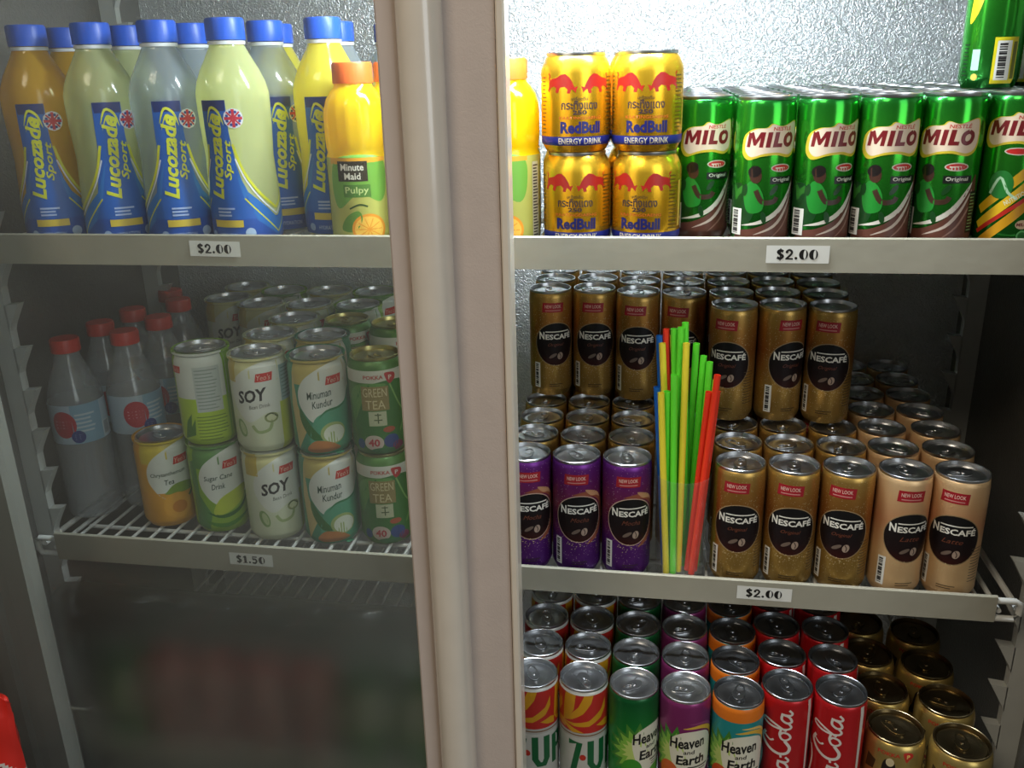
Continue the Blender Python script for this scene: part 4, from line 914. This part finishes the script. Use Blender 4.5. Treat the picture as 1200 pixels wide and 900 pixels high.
for i in P:
    a, b = Vector(P[i][0]), Vector(P[i][1]); c = st[i][3]
    o = thing('drinking_straw', tall[i], 'straw', (CX + a.x, CY + a.y, ZMID + a.z), group='coloured drinking straws in the tumbler')
    bpy.data.objects.remove(o)
    bm = bmesh.new(); d = b - a; n = 14; e1 = d.cross(Vector((0, 1, 0))).normalized(); e2 = d.cross(e1).normalized(); R4 = []
    for p_, r_in in ((b, rr - .0003), (b, rr), (Vector((0, 0, 0)) + a, rr), (a, rr - .0003)):
        R4.append([bm.verts.new((p_ - a) + (e1 * math.cos(2 * PI * k / n) + e2 * math.sin(2 * PI * k / n)) * r_in) for k in range(n)])
    for q in range(4):
        for k in range(n): bm.faces.new((R4[q][k], R4[q][(k + 1) % n], R4[(q + 1) % 4][(k + 1) % n], R4[(q + 1) % 4][k]))
    bmesh.ops.recalc_face_normals(bm, faces=bm.faces[:])
    o = link('drinking_straw', bm, M('straw_' + c, STR[c], .35, coat=.1), loc=(CX + a.x, CY + a.y, ZMID + a.z))
    o['label'] = tall[i]; o['category'] = 'straw'; o['group'] = 'coloured drinking straws in the tumbler'

# ------------------------------------------------------------------ red snack packet in front of the glass, lower left
bg = thing('snack_packet', 'red foil snack packet with white print at the lower left, in front of the glass', 'packet', (-.667, .600, -.392), math.radians(8))
bm = bmesh.new(); NX, NZ = 60, 90; Wp, Hp = .15, .262
gr = {}
for s in (-1, 1):
    for i in range(NX + 1):
        for j in range(NZ + 1):
            u, v = i / NX, j / NZ; e = min(u, 1 - u) * 2; f = min(v, 1 - v) * 2
            th = .028 * (max(0, e) ** .5) * (max(0, (f - .1) / .9) ** .5 if f > .1 else 0)
            wr = .0016 * math.sin(60 * u + 9 * v) * (1 if v > .82 else .35) + .001 * math.sin(31 * u * v + 5 * s)
            cut = max(0, v - .88) * max(0, u - .78) * 1.5
            gr[s, i, j] = bm.verts.new(((u - .5) * Wp * (1 - .03 * math.sin(v * PI)), s * th + wr, v * Hp - cut)) if not (s == 1 and (i in (0, NX) or j in (0, NZ))) else gr[-1, i, j]
for s in (-1, 1):
    for i in range(NX):
        for j in range(NZ):
            q = (gr[s, i, j], gr[s, i + 1, j], gr[s, i + 1, j + 1], gr[s, i, j + 1])
            try:
                f = bm.faces.new(q if s < 0 else q[::-1])
                u, v = (i + .5) / NX, (j + .5) / NZ
                dd = math.hypot((u - .70) * Wp, (v - .47) * Hp); f.material_index = 3 if dd < .036 else (1 if dd < .041 else (2 if dd < .046 else (1 if dd < .050 else 0)))
            except ValueError: pass
link('foil_bag', bm, [M('foil_red', (.72, .03, .02), .33, .15), M('foil_white', (.6, .55, .5), .4), M('foil_darkred', (.35, .02, .02), .35), M('foil_pale', (.5, .48, .44), .4)], bg)
ct = thing('display_stand', 'low plain stand under the red snack packet', 'stand', (-.667, .55, -1.022))
bm = bmesh.new(); box(bm, -.13, .13, -.10, .075, .612, .629, bev=.002); link('stand_top', bm, M('stand_white', s2l('9a958c'), .5), ct)
for sx in (-.11, .11):
    for sy in (-.085, .065):
        bm = bmesh.new(); box(bm, sx - .01, sx + .01, sy - .008, sy + .008, -.028, .612); link('leg', bm, M('stand_white', s2l('9a958c'), .5), ct)

for o in [o for o in bpy.data.objects if o.get('proto')]:
    for c in list(o.children_recursive): bpy.data.objects.remove(c)
    bpy.data.objects.remove(o)
